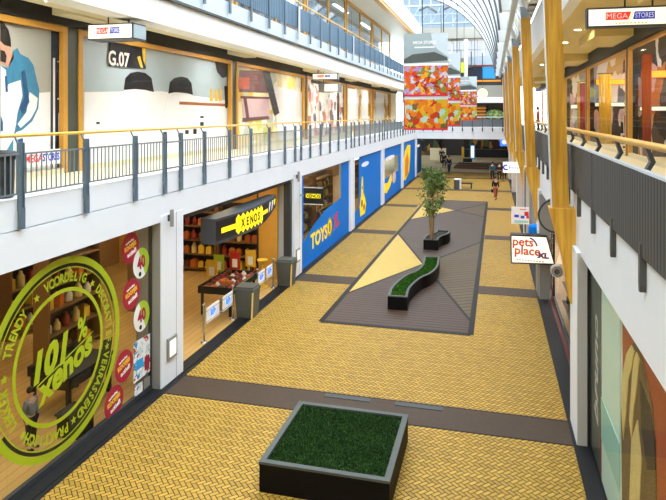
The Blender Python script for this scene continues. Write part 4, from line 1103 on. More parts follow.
def bez(cs, n):
    """Catmull-Rom through cs"""
    P = [Vector(c) for c in cs]; P = [2*P[0]-P[1]]+P+[2*P[-1]-P[-2]]; out = []
    for i in range(1, len(P)-2):
        for k in range(n):
            u = k/n; a, b, c, d = P[i-1:i+3]
            out.append(.5*((2*b)+(c-a)*u+(2*a-5*b+4*c-d)*u*u+(3*b-a-3*c+d)*u**3))
    out.append(P[-2]); return out
def serpent(t, cs, half, h, grass='grass_bright', ng=5000):
    c = bez(cs, 8); n = len(c); L = []; R = []; LI = []; RI = []
    for i in range(n):
        d = (c[min(i+1, n-1)]-c[max(i-1, 0)]).normalized(); nn = Vector((-d.y, d.x))
        L.append(c[i]+nn*half); R.append(c[i]-nn*half); LI.append(c[i]+nn*(half-.075)); RI.append(c[i]-nn*(half-.075))
    d0 = (c[1]-c[0]).normalized()*.075; d1 = (c[-1]-c[-2]).normalized()*.075
    inner = lambda S: [S[0]+d0]+S[1:-1]+[S[-1]-d1]
    out = [tuple(p) for p in L]+[tuple(p) for p in R[::-1]]
    inn = [tuple(p) for p in inner(LI)]+[tuple(p) for p in inner(RI)[::-1]]
    def ringwall(o, i_, z0, z1):
        m = len(o); vs = [(*p, z0) for p in o]+[(*p, z1) for p in o]+[(*p, z0) for p in i_]+[(*p, z1) for p in i_]
        fs = []
        for a in range(m):
            b = (a+1) % m
            fs += [(b, a, m+a, m+b), (2*m+a, 2*m+b, 3*m+b, 3*m+a), (m+a, 3*m+a, 3*m+b, m+b), (a, b, 2*m+b, 2*m+a)]
        return MB().add(vs, fs)
    link('side_walls', ringwall(out, inn, 0, h-.035), 'planter_black', t)
    link('rim', ringwall([tuple(Vector(p)) for p in out], inn, h-.035, h), 'rim_grey', t)
    li, ri = inner(LI), inner(RI)
    vs = [(*p, h-.05) for p in li]+[(*p, h-.05) for p in ri]+[(*p, h-.15) for p in li]+[(*p, h-.15) for p in ri]
    fs = []
    for a in range(n-1):
        fs += [(a, n+a, n+a+1, a+1), (2*n+a, 2*n+a+1, 3*n+a+1, 3*n+a)]
    if grass:
        link('turf', MB().add(vs, fs), grass, t)
        def reg(u, v):
            q = u*(n-1); i = min(n-2, int(q)); fr = q-i
            a = li[i].lerp(li[i+1], fr); b = ri[i].lerp(ri[i+1], fr); p = a.lerp(b, .02+.96*v); return p.x, p.y
        g = link('grass', blades(reg, h-.05, ng, .05, .012, rnd), grass, t); g['kind'] = 'stuff'
    else: link('soil', MB().add(vs, fs), 'soil', t)
t = thing('serpentine_planter', 'long S-shaped black planter bench topped with bright green grass', 'planter', (-2.6, 22, 0))
serpent(t, [(-2.88, 19.1), (-2.92, 20.2), (-2.72, 21.5), (-2.42, 22.3), (-2.28, 23.3), (-2.34, 24.75)], .31, .45)
t = thing('tree_planter', 'small curved black planter box holding the indoor tree', 'planter', (-2.6, 28.6, 0))
serpent(t, [(-2.69, 27.9), (-2.7, 28.4), (-2.58, 29.0), (-2.34, 29.6), (-2.3, 30.3)], .33, .48, None)

# tree
tx, ty = -2.68, 28.35
t = thing('indoor_tree', 'slender indoor fig tree with pale trunks standing in the curved black planter', 'tree', (tx, ty, .35))
mb = MB()
for i, (a, r, top) in enumerate(((0, .05, 2.6), (2.1, .09, 2.4), (4.2, .08, 2.7))):
    mb.tube([(tx+r*math.cos(a+z*.5)*(1+z*.5), ty+r*math.sin(a+z*.5)*(1+z*.5), .34+z) for z in (0, .4, .9, 1.4, top)], [.045, .042, .038, .03, .012], 8)
link('trunks', mb, 'trunk', t)
mb = MB(); tips = []
for i in range(46):
    a = rnd.uniform(0, 2*PI); z = rnd.uniform(1.7, 3.55); r = .74*math.sin(PI*min(1, max(.12, (3.95-z)/2.45)))*rnd.uniform(.55, 1)
    p0 = Vector((tx, ty, z-.35)); p1 = Vector((tx+r*math.cos(a), ty+r*math.sin(a), z+.1)); tips.append((p0, p1))
    mb.tube([p0, p0.lerp(p1, .5)+Vector((0, 0, .06)), p1], [.014, .01, .004], 5)
link('branches', mb, 'trunk', t)
mb = MB()
for p0, p1 in tips:
    for j in range(58):
        p = p0.lerp(p1, rnd.uniform(.3, 1.1))+Vector((rnd.gauss(0, .1), rnd.gauss(0, .1), rnd.gauss(0, .1)))
        d = Vector((rnd.gauss(0, 1), rnd.gauss(0, 1), rnd.uniform(-1.6, .2))).normalized(); s_ = d.cross(Vector((rnd.gauss(0, 1), rnd.gauss(0, 1), rnd.gauss(0, 1)))).normalized()
        l = rnd.uniform(.085, .13); w_ = l*.36; nn = d.cross(s_)*l*.12
        mb.add([p, p+d*l*.5+s_*w_+nn, p+d*l, p+d*l*.5-s_*w_+nn, p+d*l*.5], [(0, 1, 4), (1, 2, 4), (2, 3, 4), (3, 0, 4)])
fo = link('foliage', mb, 'leaf_green', t)

# ------------------------------------------------------------------ hanging banners
def banner(y, x0, x1, z0, label, cabz, hh=1.0):
    t = thing('hanging_banner', label, 'banner', ((x0+x1)/2, y, z0))
    cx, wd = (x0+x1)/2, x1-x0; d = .05
    link('lower_print', MB().box(x0, x1, y, y+d, z0+.06, z0+hh), 'fruit_print', t)
    link('red_border', MB().box(x0, x1, y-.004, y+d+.004, z0, z0+.06).box(x0, x0+.025, y-.004, y+d+.004, z0+.06, z0+hh), 'toy_red', t)
    link('white_gap', MB().box(x0+.03, x1, y+.01, y+d-.01, z0+hh, z0+hh+.1), 'cool_white', t)
    z = z0+hh+.1
    link('red_border', MB().box(x0, x1, y-.004, y+d+.004, z, z+.06), 'toy_red', t)
    link('upper_print', MB().box(x0, x1, y, y+d, z+.06, z+hh), 'leaves_print', t)
    link('white_strip', MB().box(x0, x1, y, y+d, z+hh, z+hh+.08), 'poster_white', t)
    z2 = z+hh+.08
    link('top_print', MB().box(x0, x1, y, y+d, z2, z2+.98), 'banner_grey', t)
    f = FC(cx, y, z2)
    mb = MB().ext(f, [(wd*.12, .98), (wd/2, .98), (wd/2, .2), (wd*.3, .4), (wd*.16, .6)], 0, .003)
    link('pale_shape', mb, 'cool_white', t)
    mb = MB()
    mb.ext(f, [(-wd/2, 0), (wd*.5, .08), (wd*.48, .18), (wd*.2, .36), (-wd*.3, .3), (-wd/2, .14)], 0, .004)
    link('grey_swash', mb, 'rim_grey', t)
    link('lettering', MB().text('MEGA STORES', .13, f, -.03*wd, .68, .004, .008, 0, 0, .004, .9), 'poster_white', t)
    link('white_line', MB().fbox(f, -.26*wd, .2*wd, .5, .54, .004, .007), 'poster_white', t)
    mb = MB()
    for xx in (x0+wd*.42, x1-wd*.1): mb.tube([(xx, y+d/2, z2+.97), (xx, y+d/2, cabz)], .016, 6)
    link('cables', mb, 'black', t)
cz = lambda x: ACZ+math.sqrt((AR-.3)**2-(x-ACX)**2)
banner(20.0, -2.8, -1.38, 5.66, 'nearest hanging banner of orange autumn leaves with a grey lettered top', cz(-1.5))
banner(27.0, -2.75, -1.33, 5.66, 'second hanging leaf banner half hidden behind the nearest one', cz(-1.5))
banner(45.0, -2.6, -1.05, 5.7, 'farthest and smallest hanging leaf banner before the white bridge', cz(-1.2))

# ------------------------------------------------------------------ right gallery shopfronts
RX = 4.1
MR = [3.6, 12.3, 20.9, 29.4, 38.0, 46.5, 55.0]
for k in range(6):
    y0, y1 = MR[k]+.12, MR[k+1]-.12
    wn += 1; frame_bay('window_%d' % wn, y0, y1, 4.86, 8.3, RX, 'glass', -1, .13)
for k in range(7):
    struct('pier_right', MB().box(RX+.02, RX+.3, MR[k]-.12, MR[k]+.12, 4.86, 8.5), 'near_black')
    if k: struct('wall_partition', MB().box(RX+.3, 9, MR[k]-.05, MR[k]+.05, 4.86, 8.75), 'boutique_print')
# contents right behind the panes
def lamp_bar(x, y0, y1, z, m, label):
    t = thing('light_bar', label, 'light', (x, (y0+y1)/2, z))
    link('tube', MB().box(x-.05, x+.05, y0, y1, z-.08, z+.08), m, t)
    link('hangers', MB().tube([(x, y0+.3, z+.08), (x, y0+.3, 8.75)], .015, 6).tube([(x, y1-.3, z+.08), (x, y1-.3, 8.75)], .015, 6), 'dark_grey', t)
def wall_bar(x0, x1, y, z, h, m, label):
    t = thing('light_bar', label, 'light', ((x0+x1)/2, y, z))
    link('lit_face', MB().box(x0, x1, y-.04, y, z-h/2, z+h/2), m, t)
    link('casing', MB().box(x0-.02, x1+.02, y, y+.06, z-h/2-.02, z+h/2+.02), 'dark_grey', t)
wall_bar(4.5, 6.2, 20.785, 7.42, .2, 'lit_orange', 'long orange light bar on the shop wall behind the second right window')
wall_bar(4.5, 7.0, 29.285, 7.6, .22, 'lit_orange', 'orange light bar deep in the shop behind the third right window')
wall_bar(4.45, 6.0, 20.785, 6.35, .12, 'lit_white', 'white light bar on the shop wall behind the second right window')
wall_bar(4.45, 6.4, 29.285, 6.6, .16, 'lit_white', 'broad white light panel in the shop behind the third right window')
wall_bar(4.45, 6.0, 37.885, 6.6, .22, 'lit_white', 'white light panel in the shop behind the farthest right window')
def hang_cloth(x, y, z0, z1, wd, m, label, fold=.05):
    t = thing('hanging_cloth', label, 'cloth', (x, y, z1))
    pts = []
    n = 16
    for i in range(n+1):
        pts.append((x-wd/2+wd*i/n, fold*math.sin(i*1.7)))
    vs = []
    for px_, dy in pts: vs += [(px_, y+dy, z1), (px_+.02*math.sin(px_*9), y+dy*1.5, z0), (px_, y+dy+.02, z1), (px_+.02*math.sin(px_*9), y+dy*1.5+.02, z0)]
    fs = []
    for i in range(n):
        b = 4*i; fs += [(b, b+1, b+5, b+4), (b+2, b+6, b+7, b+3), (b, b+4, b+6, b+2), (b+1, b+3, b+7, b+5)]
    fs += [(0, 2, 3, 1), (4*n, 4*n+1, 4*n+3, 4*n+2)]
    link('fabric', MB().add(vs, fs, 0, True), m, t)
    link('rod', MB().tube([(x-wd/2-.05, y, z1+.02), (x+wd/2+.05, y, z1+.02)], .02, 8), 'dark_grey', t)
hang_cloth(4.62, 33.5, 4.9, 7.7, .5, 'red', 'tall red banner cloth behind the farthest right window')
hang_cloth(4.75, 35.6, 4.9, 7.9, .5, 'goods_yellow', 'tall yellow cloth next to the red banner cloth')
hang_cloth(4.7, 28.3, 4.9, 7.9, .5, 'goods_yellow', 'golden cloth hanging at the far end of the third right window')
hang_cloth(4.55, 20.3, 4.9, 8.0, .3, 'brick_orange', 'rust-orange cloth hanging beside the double mullion of the second right window')
hang_cloth(4.75, 16.6, 4.9, 8.1, .6, 'beige', 'beige cloth length hanging behind the second right window')
hang_cloth(4.7, 14.4, 4.9, 8.1, .7, 'olive', 'olive cloth length hanging behind the second right window')
hang_cloth(5.6, 24.5, 5.2, 7.7, .9, 'poster_lilac', 'pale lilac cloth hanging behind the third right window')
hang_cloth(5.6, 22.0, 4.9, 7.4, .5, 'hall_dark', 'dark brown cloth hanging near the mullion behind the third right window')

def skin_geo(name, verts, edges, radii, m, parent, sub=2):
    me = bpy.data.meshes.new(name); me.from_pydata([tuple(Vector(v)) for v in verts], edges, [])
    ob = bpy.data.objects.new(name, me); C.objects.link(ob)
    sk = ob.modifiers.new('skin', 'SKIN'); sk.use_smooth_shade = True
    for i, d in enumerate(me.skin_vertices[0].data):
        r = radii[i]; d.radius = (r, r) if not isinstance(r, tuple) else r; d.use_root = (i == 0)
    ss = ob.modifiers.new('sub', 'SUBSURF'); ss.levels = sub; ss.render_levels = sub
    dg = bpy.context.evaluated_depsgraph_get(); m2 = bpy.data.meshes.new_from_object(ob.evaluated_get(dg))
    bpy.data.objects.remove(ob); m2.materials.clear(); m2.materials.append(MT[m])
    for p in m2.polygons: p.use_smooth = True
    o = bpy.data.objects.new(name, m2); C.objects.link(o)
    if parent: o.parent = parent; WORLD[o.name] = WORLD[parent.name]
    return o
def figure(kind, label, loc, rot, h, top, legs, hair, stride=.0, bag=None, cat='person', skin='skin', arm=.0):
    t = thing(kind, label, cat, loc); t.rotation_euler.z = rot; s = h/1.75; t.scale = (s, s, s)
    V = [(0, 0, .95), (0, 0, 1.15), (0, 0, 1.36), (0, 0, 1.5), (0, -.01, 1.58), (0, -.015, 1.67),
         (-.19, 0, 1.41), (-.24, .03, 1.13), (-.25, -.06-arm, .9+arm*.5), (-.25, -.1-arm, .82+arm*.6),
         (.19, 0, 1.41), (.24, .03, 1.13), (.25, -.06, .9), (.25, -.1, .82),
         (-.1, 0, .88), (-.11, -.03-stride*.5, .5), (-.11, -stride+.02, .1), (-.11, -stride-.12, .045),
         (.1, 0, .88), (.11, -.03+stride*.5, .5), (.11, stride+.02, .1), (.11, stride-.12, .045)]
    E_ = [(0, 1), (1, 2), (2, 3), (3, 4), (4, 5), (2, 6), (6, 7), (7, 8), (8, 9), (2, 10), (10, 11), (11, 12), (12, 13), (0, 14), (14, 15), (15, 16), (16, 17), (0, 18), (18, 19), (19, 20), (20, 21)]
    R = [(.15, .11), (.13, .095), (.15, .1), .05, .07, .09, .06, .045, .032, .035, .06, .045, .032, .035, .09, .06, .042, .04, .09, .06, .042, .04]
    b = skin_geo('body', V, E_, R, skin, t)
    g = .022
    tv = [(0, 0, .92)]+V[1:3]+[(0, 0, 1.47), V[6], V[7], (-.25, -.04-arm*.8, .95+arm*.4), V[10], V[11], (.25, -.04, .95)]
    skin_geo('jacket', tv, [(0, 1), (1, 2), (2, 3), (2, 4), (4, 5), (5, 6), (2, 7), (7, 8), (8, 9)], [(.165, .13), (.15, .115), (.17, .12), .07, .075, .062, .052, .075, .062, .052], top, t)
    lv = [(0, 0, .93), V[14], V[15], (V[16][0], V[16][1], .13), V[18], V[19], (V[20][0], V[20][1], .13)]
    skin_geo('trousers', lv, [(0, 1), (1, 2), (2, 3), (0, 4), (4, 5), (5, 6)], [(.155, .12), .105, .078, .06, .105, .078, .06], legs, t)
    for a in (17, 21):
        x, y, z = V[a]; o = WORLD[t.name]
        link('shoe', MB().ball(Vector(o)+Vector((x, y+.03, .045)), .05, sc=(1, 2.6, .85)), 'black', t)
    o = WORLD[t.name]
    link('hair', MB().ball(Vector(o)+Vector((0, .02, 1.70)), .105, sc=(.95, 1.0, 1.0)), hair, t)
    mb = MB()
    for sx_ in (-.03, .03): mb.ball(Vector(o)+Vector((sx_, -.098, 1.665)), .011)
    link('eyes', mb, 'black', t)
    link('nose', MB().ball(Vector(o)+Vector((0, -.107, 1.635)), .017, sc=(.8, 1, 1.3)), skin, t)
    if bag: link('bag', MB().ball(Vector(o)+Vector((-.29, -.08, .68)), .15, sc=(.6, 1, 1)), bag, t)
    return t
mk('mannequin', rgb(222, 214, 198), .4)
def mannequin(label, loc, rot, top, legs):
    return figure('mannequin', label, loc, rot, 1.8, top, legs, 'mannequin', cat='mannequin', skin='mannequin')
mannequin('mannequin in dark clothes near the near edge of the second right window', (4.75, 15.5, 4.87), .3, 'cloth_black', 'cloth_navy')
mannequin('mannequin in a brown jacket behind the second right window', (4.8, 17.6, 4.87), -.2, 'olive', 'cloth_black')
mannequin('mannequin in pale pink top behind the third right window', (5.0, 25.5, 4.87), 0, 'poster_lilac', 'cloth_black')
mannequin('mannequin in red top beside the red banner cloth', (4.9, 31.6, 4.87), 0, 'red', 'cloth_black')
def clothes_rack(x, y, label, cols):
    t = thing('clothes_rack', label, 'rack', (x, y, 4.87))
    z = 4.87
    link('frame', MB().tube([(x, y-.7, z), (x, y-.7, z+1.5), (x, y+.7, z+1.5), (x, y+.7, z)], .02, 8), 'chrome', t)
    link('foot', MB().box(x-.25, x+.25, y-.72, y-.68, z, z+.03).box(x-.25, x+.25, y+.68, y+.72, z, z+.03), 'chrome', t)
    for i in range(8):
        yy = y-.56+i*.16; m = cols[i % len(cols)]
        g = link('garment', MB().ext(F((x, yy, z), (1, 0, 0), (0, 0, 1)), [(-.22, .55), (.22, .55), (.24, 1.25), (.06, 1.42), (-.06, 1.42), (-.24, 1.25)], -.04, .04), m, None, origin=(x, yy, z))
        tag(g, 'garment hanging on the '+label, 'garment', 'garments on the '+label); g.name = 'garment'
clothes_rack(5.5, 14.6, 'chrome clothes rack near the right end of the second window', ['cloth_black', 'cloth_grey', 'cloth_teal'])
clothes_rack(4.75, 23.0, 'chrome clothes rack behind the third right window', ['cloth_black', 'cloth_grey', 'cloth_red', 'cloth_white'])
for k in range(1, 6):
    for x in (5.2, 7.0):
        for d in (2.2, 6.2):
            y = MR[k]+d
            o = link('ceiling_lamp', MB().box(x-.3, x+.3, y-.15, y+.15, 8.69, 8.75), 'lamp_shop'); tag(o, 'square warm lamp in the ceiling of the right gallery shops', 'light', 'lamps in the right shop ceilings')
o = None
t = thing('sign', 'small red-lit card standing low behind the third right window', 'sign', (4.45, 23.5, 5.3))
link('card', MB().box(4.4, 4.75, 23.4, 23.44, 5.25, 5.5), 'poster_white', t)
link('red_mark', MB().box(4.45, 4.7, 23.39, 23.4, 5.32, 5.43), 'toy_red', t)

# ------------------------------------------------------------------ right ground floor shopfronts
RG = 1.74
rb = [(PC[k]+.4, PC[k+1]-.62) for k in range(6)]
wn += 1
r = structroot('window_%d' % wn, (RG, 8, 0))
ya_, yb_ = rb[0]
link('window_frame', MB().box(RG-.03, RG+.05, yb_-.06, yb_, .04, 3.55).box(RG-.03, RG+.05, ya_, ya_+.06, .04, 3.55).box(RG-.03, RG+.05, ya_, yb_, 3.48, 3.55), 'black', r)
for i in range(3):
    a = ya_+.06+(yb_-ya_-.12)*i/3; b = a+(yb_-ya_-.12)/3
    link('pane', MB().box(RG-.006, RG+.006, a+.004, b-.004, .05, 3.48), 'glass_xenos', r)
struct('wall_shop_right_back', MB().box(6, 6.1, -6, ENDY, 0, 3.6), 'rust')
fR = FR(RG+.03)
def RXs(pts): return [(-a, b) for a, b in pts]
t = thing('door_panel', 'tall slate-green door panel with white script beside the near right pillar', 'panel', (RG+.06, 11.2, 0))
link('panel', MB().box(RG+.04, RG+.1, 11.1, 12.07, .05, 3.48), 'slate', t)
g = FR(RG+.04)
mb = MB().text('bruno', .6, g.rot(-11.6, 1.75, PI/2), 0, 0, 0, .004, 0, 0, .0, 1.3, .3)
link('white_script', mb, 'goods_white', t)
link('red_edge', MB().box(RG+.035, RG+.105, 11.1, 11.14, .05, .9), 'red', t)
t = thing('door_panel', 'pale mint glass door panel beside the slate-green panel', 'panel', (RG+.06, 10, 0))
link('panel', MB().box(RG+.04, RG+.1, 9.5, 11.05, .05, 3.48), 'mint', t)
link('blue_band', MB().box(RG+.03, RG+.04, 9.52, 11.03, .75, 1.45), 'mint_blue', t)
t = thing('window_poster', 'large rust-red poster of a draped beige cloth in the near right shop window', 'poster', (RG+.06, 7, 0))
link('board', MB().box(RG+.06, RG+.1, 5.2, 9.46, .05, 3.48), 'rust', t)
def RP(pts): return [(-onX(a, b, RG+.05).y, onX(a, b, RG+.05).z) for a, b in pts]
g = FR(RG+.06)
link('printed_cloth', MB().ext(g, RP([(622, 500), (621, 420), (622, 375), (626, 352), (631, 344), (637, 343), (640, 352), (645, 372), (652, 405), (655, 440), (656, 500)]), 0, .01), 'olive', t)
link('printed_folds', MB().ext(g, RP([(622, 400), (623, 376), (627, 354), (632, 345), (635, 352), (633, 366), (629, 380), (627, 410), (624, 440)]), .01, .022).ext(g, RP([(634, 362), (637, 352), (640, 360), (637, 392), (634, 412), (632, 440), (630, 420)]), .01, .022).ext(g, RP([(632, 440), (638, 420), (642, 460), (640, 500), (630, 500)]), .01, .02), 'beige', t)
link('printed_shadow', MB().ext(g, RP([(640, 380), (650, 405), (655, 440), (656, 470), (648, 470), (642, 430)]), .01, .018), 'shop_dark', t)
for k in range(1, 6):
    a, b = rb[k]; wn += 1
    shop_window(wn, a, b, RG+.26, 'dark_grey', 'glass_xenos', 3, 3.55)
t = thing('goods_stand', 'pet goods shelf behind the second right shop window by the red curb', 'shelf', (2.3, 16, 0))
link('back_panel', MB().box(2.55, 2.6, 13.6, 20.5, .04, 2.6), 'shop_dark', t)
for z in (.3, .9, 1.5, 2.1): link('shelf', MB().box(2.15, 2.55, 13.6, 20.5, z-.03, z), 'shelf_brown', t)
for z in (.3, .9, 1.5, 2.1):
    for i in range(14): goods(2.35, 13.9+.48*i, z, 'pet goods on the right shop shelf', 'goods on the right shop shelf', 1.3)
for k in range(6):
    for x in (3.2, 5):
        y = PC[k]+4.6
        o = link('ceiling_lamp', MB().box(x-.3, x+.3, y-.3, y+.3, 3.54, 3.6), 'lamp_white'); tag(o, 'square white lamp in the ceiling of the right ground-floor shops', 'light', 'lamps in the right shop ceilings below')

# signs projecting from the right side
t = thing('projecting_sign', 'white slanted sign box with orange lettering projecting from the second right pillar', 'sign', (1.2, 21.2, 1.7))
q = [(510.5, 234.5), (547, 236), (555, 265), (511, 263.5)]
P_ = [onY(a, b, 21.2) for a, b in q]
pts = [(p.x, p.z) for p in P_]
f = F((0, 21.2, 0), (1, 0, 0), (0, 0, 1))
link('casing', MB().ext(f, pts, -.38, 0), 'black', t)
cx = sum(p[0] for p in pts)/4; czs = sum(p[1] for p in pts)/4
ins = [(cx+(a-cx)*.945, czs+(b-czs)*.9) for a, b in pts]
link('lit_face', MB().ext(f, ins, 0, .012), 'lit_white', t)
f = F((0, 21.188, 0), (1, 0, 0), (0, 0, 1))
ux = ins[0][0]; wd = 1.2
link('red_lettering', MB().text('pets', .4, f, ux+.36, czs+.19, 0, .006, 0, -.03, .01, 1.0), 'orange_logo', t)
link('red_lettering', MB().text('place', .4, f, ux+.5, czs-.08, 0, .006, 0, -.03, .01, 1.0), 'orange_logo', t)
link('purple_lettering', MB().text('XL', .24, f, ux+1.0, czs-.17, 0, .006, 0, -.03, .016, 1.15), 'purple', t)
link('purple_arc', MB().ann(f, ux+.5, czs+.1, .27, .325, 0, .006, math.radians(5), math.radians(75), 14), 'purple', t)
mb = MB()
for i in range(10): mb.fbox(f, ux+.15+i*.09, ux+.15+i*.09+.06, czs-.36-.003*i, czs-.33-.003*i, 0, .004)
link('small_print', mb, 'grey_clad', t)
link('bracket', MB().box(1.5, 1.95, 21.3, 21.45, 1.9, 2.05), 'chrome', t)
t = thing('loudspeaker', 'round white wall loudspeaker just below the slanted orange-lettered sign', 'speaker', (1.75, 20.9, 1.1))
c = onY(557.5, 272.5, 20.9)
fs_ = FC(c.x, 21.0, c.z)
link('housing', MB().disc(fs_, 0, 0, .2, -.25, 0, n=28), 'goods_white', t)
link('ring', MB().ann(fs_, 0, 0, .12, .16, 0, .015, n=28), 'grey_clad', t)
link('cone', MB().disc(fs_, 0, 0, .1, 0, .02, n=24), 'rim_grey', t)
struct('trim_23', MB().box(1.5, 1.53, 21.7, 22.6, .02, 1.2).box(1.53, 1.86, 21.4, 21.6, .02, 3.5), 'grey_clad')

t = thing('projecting_sign', 'small white sign with red, blue and green marks on the third right pillar', 'sign', (1.3, 30.5, 1.3))
a = onY(511.5, 207, 30.5); b = onY(530, 224.5, 30.5)
link('casing', MB().box(a.x, b.x, 30.5, 30.62, b.z, a.z), 'poster_white', t)
f = FC((a.x+b.x)/2, 30.5, (a.z+b.z)/2); W_, H_ = (b.x-a.x), (a.z-b.z)
link('red_mark', MB().fbox(f, .2*W_, .42*W_, -.0*H_, .25*H_, 0, .006).fbox(f, .3*W_, .44*W_, -.15*H_, .02*H_, 0, .006).fbox(f, -.05*W_, .3*W_, .36*H_, .4*H_, 0, .006), 'toy_red', t)
link('blue_mark', MB().fbox(f, -.35*W_, -.1*W_, -.1*H_, .05*H_, 0, .006).fbox(f, -.0*W_, .2*W_, -.16*H_, .0*H_, 0, .006), 'mega_blue', t)
link('green_mark', MB().fbox(f, -.35*W_, .4*W_, -.42*H_, -.28*H_, 0, .006), 'mint_blue', t)
link('pole', MB().tube([((a.x+b.x)/2+.2, 30.58, b.z), ((a.x+b.x)/2+.2, 30.58, .02)], .03, 8).tube([((a.x+b.x)/2+.2, 30.58, a.z), ((a.x+b.x)/2+.2, 30.58, 3.55)], .03, 8), 'dark_grey', t)

t = thing('projecting_sign', 'white sign with a blue crescent mark projecting high on the far right side', 'sign', (1.2, 40, 2.7))
a = onY(503, 162, 40); b = onY(518, 173, 40)
link('casing', MB().ext(F((0, 40, 0), (1, 0, 0), (0, 0, 1)), [(a.x, a.z), (b.x, a.z), (b.x+.35, b.z), (a.x, b.z)], -.1, 0), 'lit_white', t)
f = FC((a.x+b.x)/2, 40, (a.z+b.z)/2); W_, H_ = (b.x-a.x), (a.z-b.z)
link('blue_crescent', MB().ann(f, -.3*W_, 0, .09, .19, 0, .006, math.radians(60), math.radians(320), 20), 'mega_blue', t)
link('lettering', MB().text('Etos', .34, f, .2*W_, 0, 0, .006, 0, 0, .0), 'mega_blue', t)
link('slanted_end', MB().ext(F((0, 40, 0), (1, 0, 0), (0, 0, 1)), [(b.x, a.z), (b.x+.12, a.z), (b.x+.47, b.z), (b.x+.35, b.z)], -.1, .01), 'black', t)

# round dark-rimmed sign behind the near glulam column, blue container beyond
t = thing('round_sign', 'grey round sign with a dark rim half hidden behind the near wooden column', 'sign', (1.45, 17.5, 3.2))
c = onY(556, 216, 17.5)
f = FC(c.x, 17.5, c.z)
link('disc', MB().disc(f, 0, 0, .42, -.06, 0, n=36, ry=.5), 'grey_clad', t)
link('rim', MB().ann(f, 0, 0, .42, .47, -.07, .01, n=36), 'dark_grey', t)
link('arm', MB().box(1.5, 1.75, 17.53, 17.57, c.z-.03, c.z+.03), 'dark_grey', t)
t = thing('waste_container', 'blue rounded container at the right wall just beyond the slanted orange-lettered sign', 'container', (1.45, 26, 0))
c = onY(535, 230, 27)
link('body', MB().lathe((c.x, 27, c.z-.5), [(.2, 0), (.27, .05), (.27, .62), (.2, .72), (.05, .76)], 20), 'blue', t)
link('post', MB().tube([(c.x, 27, .02), (c.x, 27, c.z-.45)], .05, 8), 'dark_grey', t)
t = thing('grey_post', 'grey rounded post panel behind the blue container on the right', 'panel', (1.6, 28, 0))
link('panel', MB().box(1.6, 1.8, 27.6, 28.6, .02, 2.9), 'grey_clad', t, bevel=.05)

# ------------------------------------------------------------------ far end: bridge, upper facade, hall
def zat(py, Y=62.): return onY(470, py, Y).z
struct('slab_bridge', MB().box(-9.3, 1.6, ENDY, ENDY+5, 3.72, 4.86), 'cool_white')
struct('trim_24', MB().box(-7.2, 1.6, ENDY-.05, ENDY, 3.7, 4.3, 0).box(-7.2, 1.6, ENDY-.02, ENDY, 4.34, 4.86, 0), 'white_panel')
t = thing('bridge_railing', 'grey railing with short dark posts along the white bridge at the far end', 'railing', (-2.8, ENDY, 4.86))
for i in range(9): link('post', MB().box(-6.6+i*.95-.06, -6.6+i*.95+.06, ENDY-.09, ENDY-.05, 4.45, 4.8).box(-6.6+i*.95-.03, -6.6+i*.95+.03, ENDY-.09, ENDY-.05, 4.8, 5.85), 'rail_grey', t)
link('ribbed_panel', MB().box(-7.2, 1.5, ENDY-.05, ENDY-.02, 4.9, 5.65), 'bar_grey', t)
link('handrail', MB().tube([(-7.2, ENDY-.05, 5.85), (1.5, ENDY-.05, 5.85)], .04, 8), 'cool_white', t)
# facade behind the bridge
BY = ENDY+5.
def FB(name, x0, x1, z0, z1, m, dy=0, th=.2): return struct(name, MB().box(x0, x1, BY-dy, BY-dy+th, z0, z1), m)
YB = 66.
z = lambda py: onY(470, py, YB).z
FB('wall_end', -9.3, 1.6, 4.86, 19, 'far_wall', 0, .3)
# shop fronts on the bridge level
t = thing('store_display', 'dark shop front with orange-lit shelves behind the bridge railing', 'shop display', (-3, BY, 4.9))
link('backdrop', MB().box(-9.2, 1.5, BY-.1, BY, 4.87, z(103)), 'hall_dark', t)
link('lit_shelves', MB().box(-1.9, -.4, BY-.16, BY-.1, 5.6, 7.0), 'store_colours', t)
for i in range(4): link('orange_shelf', MB().box(-1.85, -.6, BY-.2, BY-.16, 5.7+.33*i, 5.84+.33*i), 'toy_orange', t)
link('green_plants', MB().ball((.3, BY-.4, 6.1), .75, sc=(1.2, .4, .7)), 'leaf_green', t)
# level-two parapet
struct('trim_25', MB().box(-9.3, 1.4, BY-1.2, BY-.1, z(103), z(97.5)), 'white_paint')
struct('slab_end', MB().box(-9.3, 1.4, BY-1.1, BY-.1, z(97.5), z(86)), 'far_wall')
t = thing('store_display', 'far upper shop front with a blue screen and orange strip under the roof', 'shop display', (-2, BY, z(86)))
link('backdrop', MB().box(-4.2, 1.2, BY-.14, BY-.02, z(86), z(68)), 'hall_dark', t)
link('blue_screen', MB().box(-.95, .35, BY-.2, BY-.14, z(79), z(67)), 'teal_blue', t)
link('dark_screen', MB().box(-2.1, -1.0, BY-.2, BY-.14, z(79), z(67)), 'cloth_navy', t)
link('orange_strip', MB().box(-2.1, .9, BY-.22, BY-.14, z(82), z(80.3)), 'toy_orange', t)
link('red_strip', MB().box(-1.9, .2, BY-.22, BY-.14, z(67), z(65.8)), 'brick_orange', t)
t = thing('upper_rail', 'pale glass balustrade on the far upper level below the bright windows', 'railing', (-2, BY-.3, z(66)))
link('balustrade', MB().box(-2.9, 1.0, BY-.5, BY-.44, z(65.5), z(57)), 'truss', t)
link('dark_posts', MB().box(-2.15, -2.05, BY-.52, BY-.42, z(66), z(52)).box(-1.0, -.92, BY-.52, BY-.42, z(66), z(54)), 'dark_grey', t)
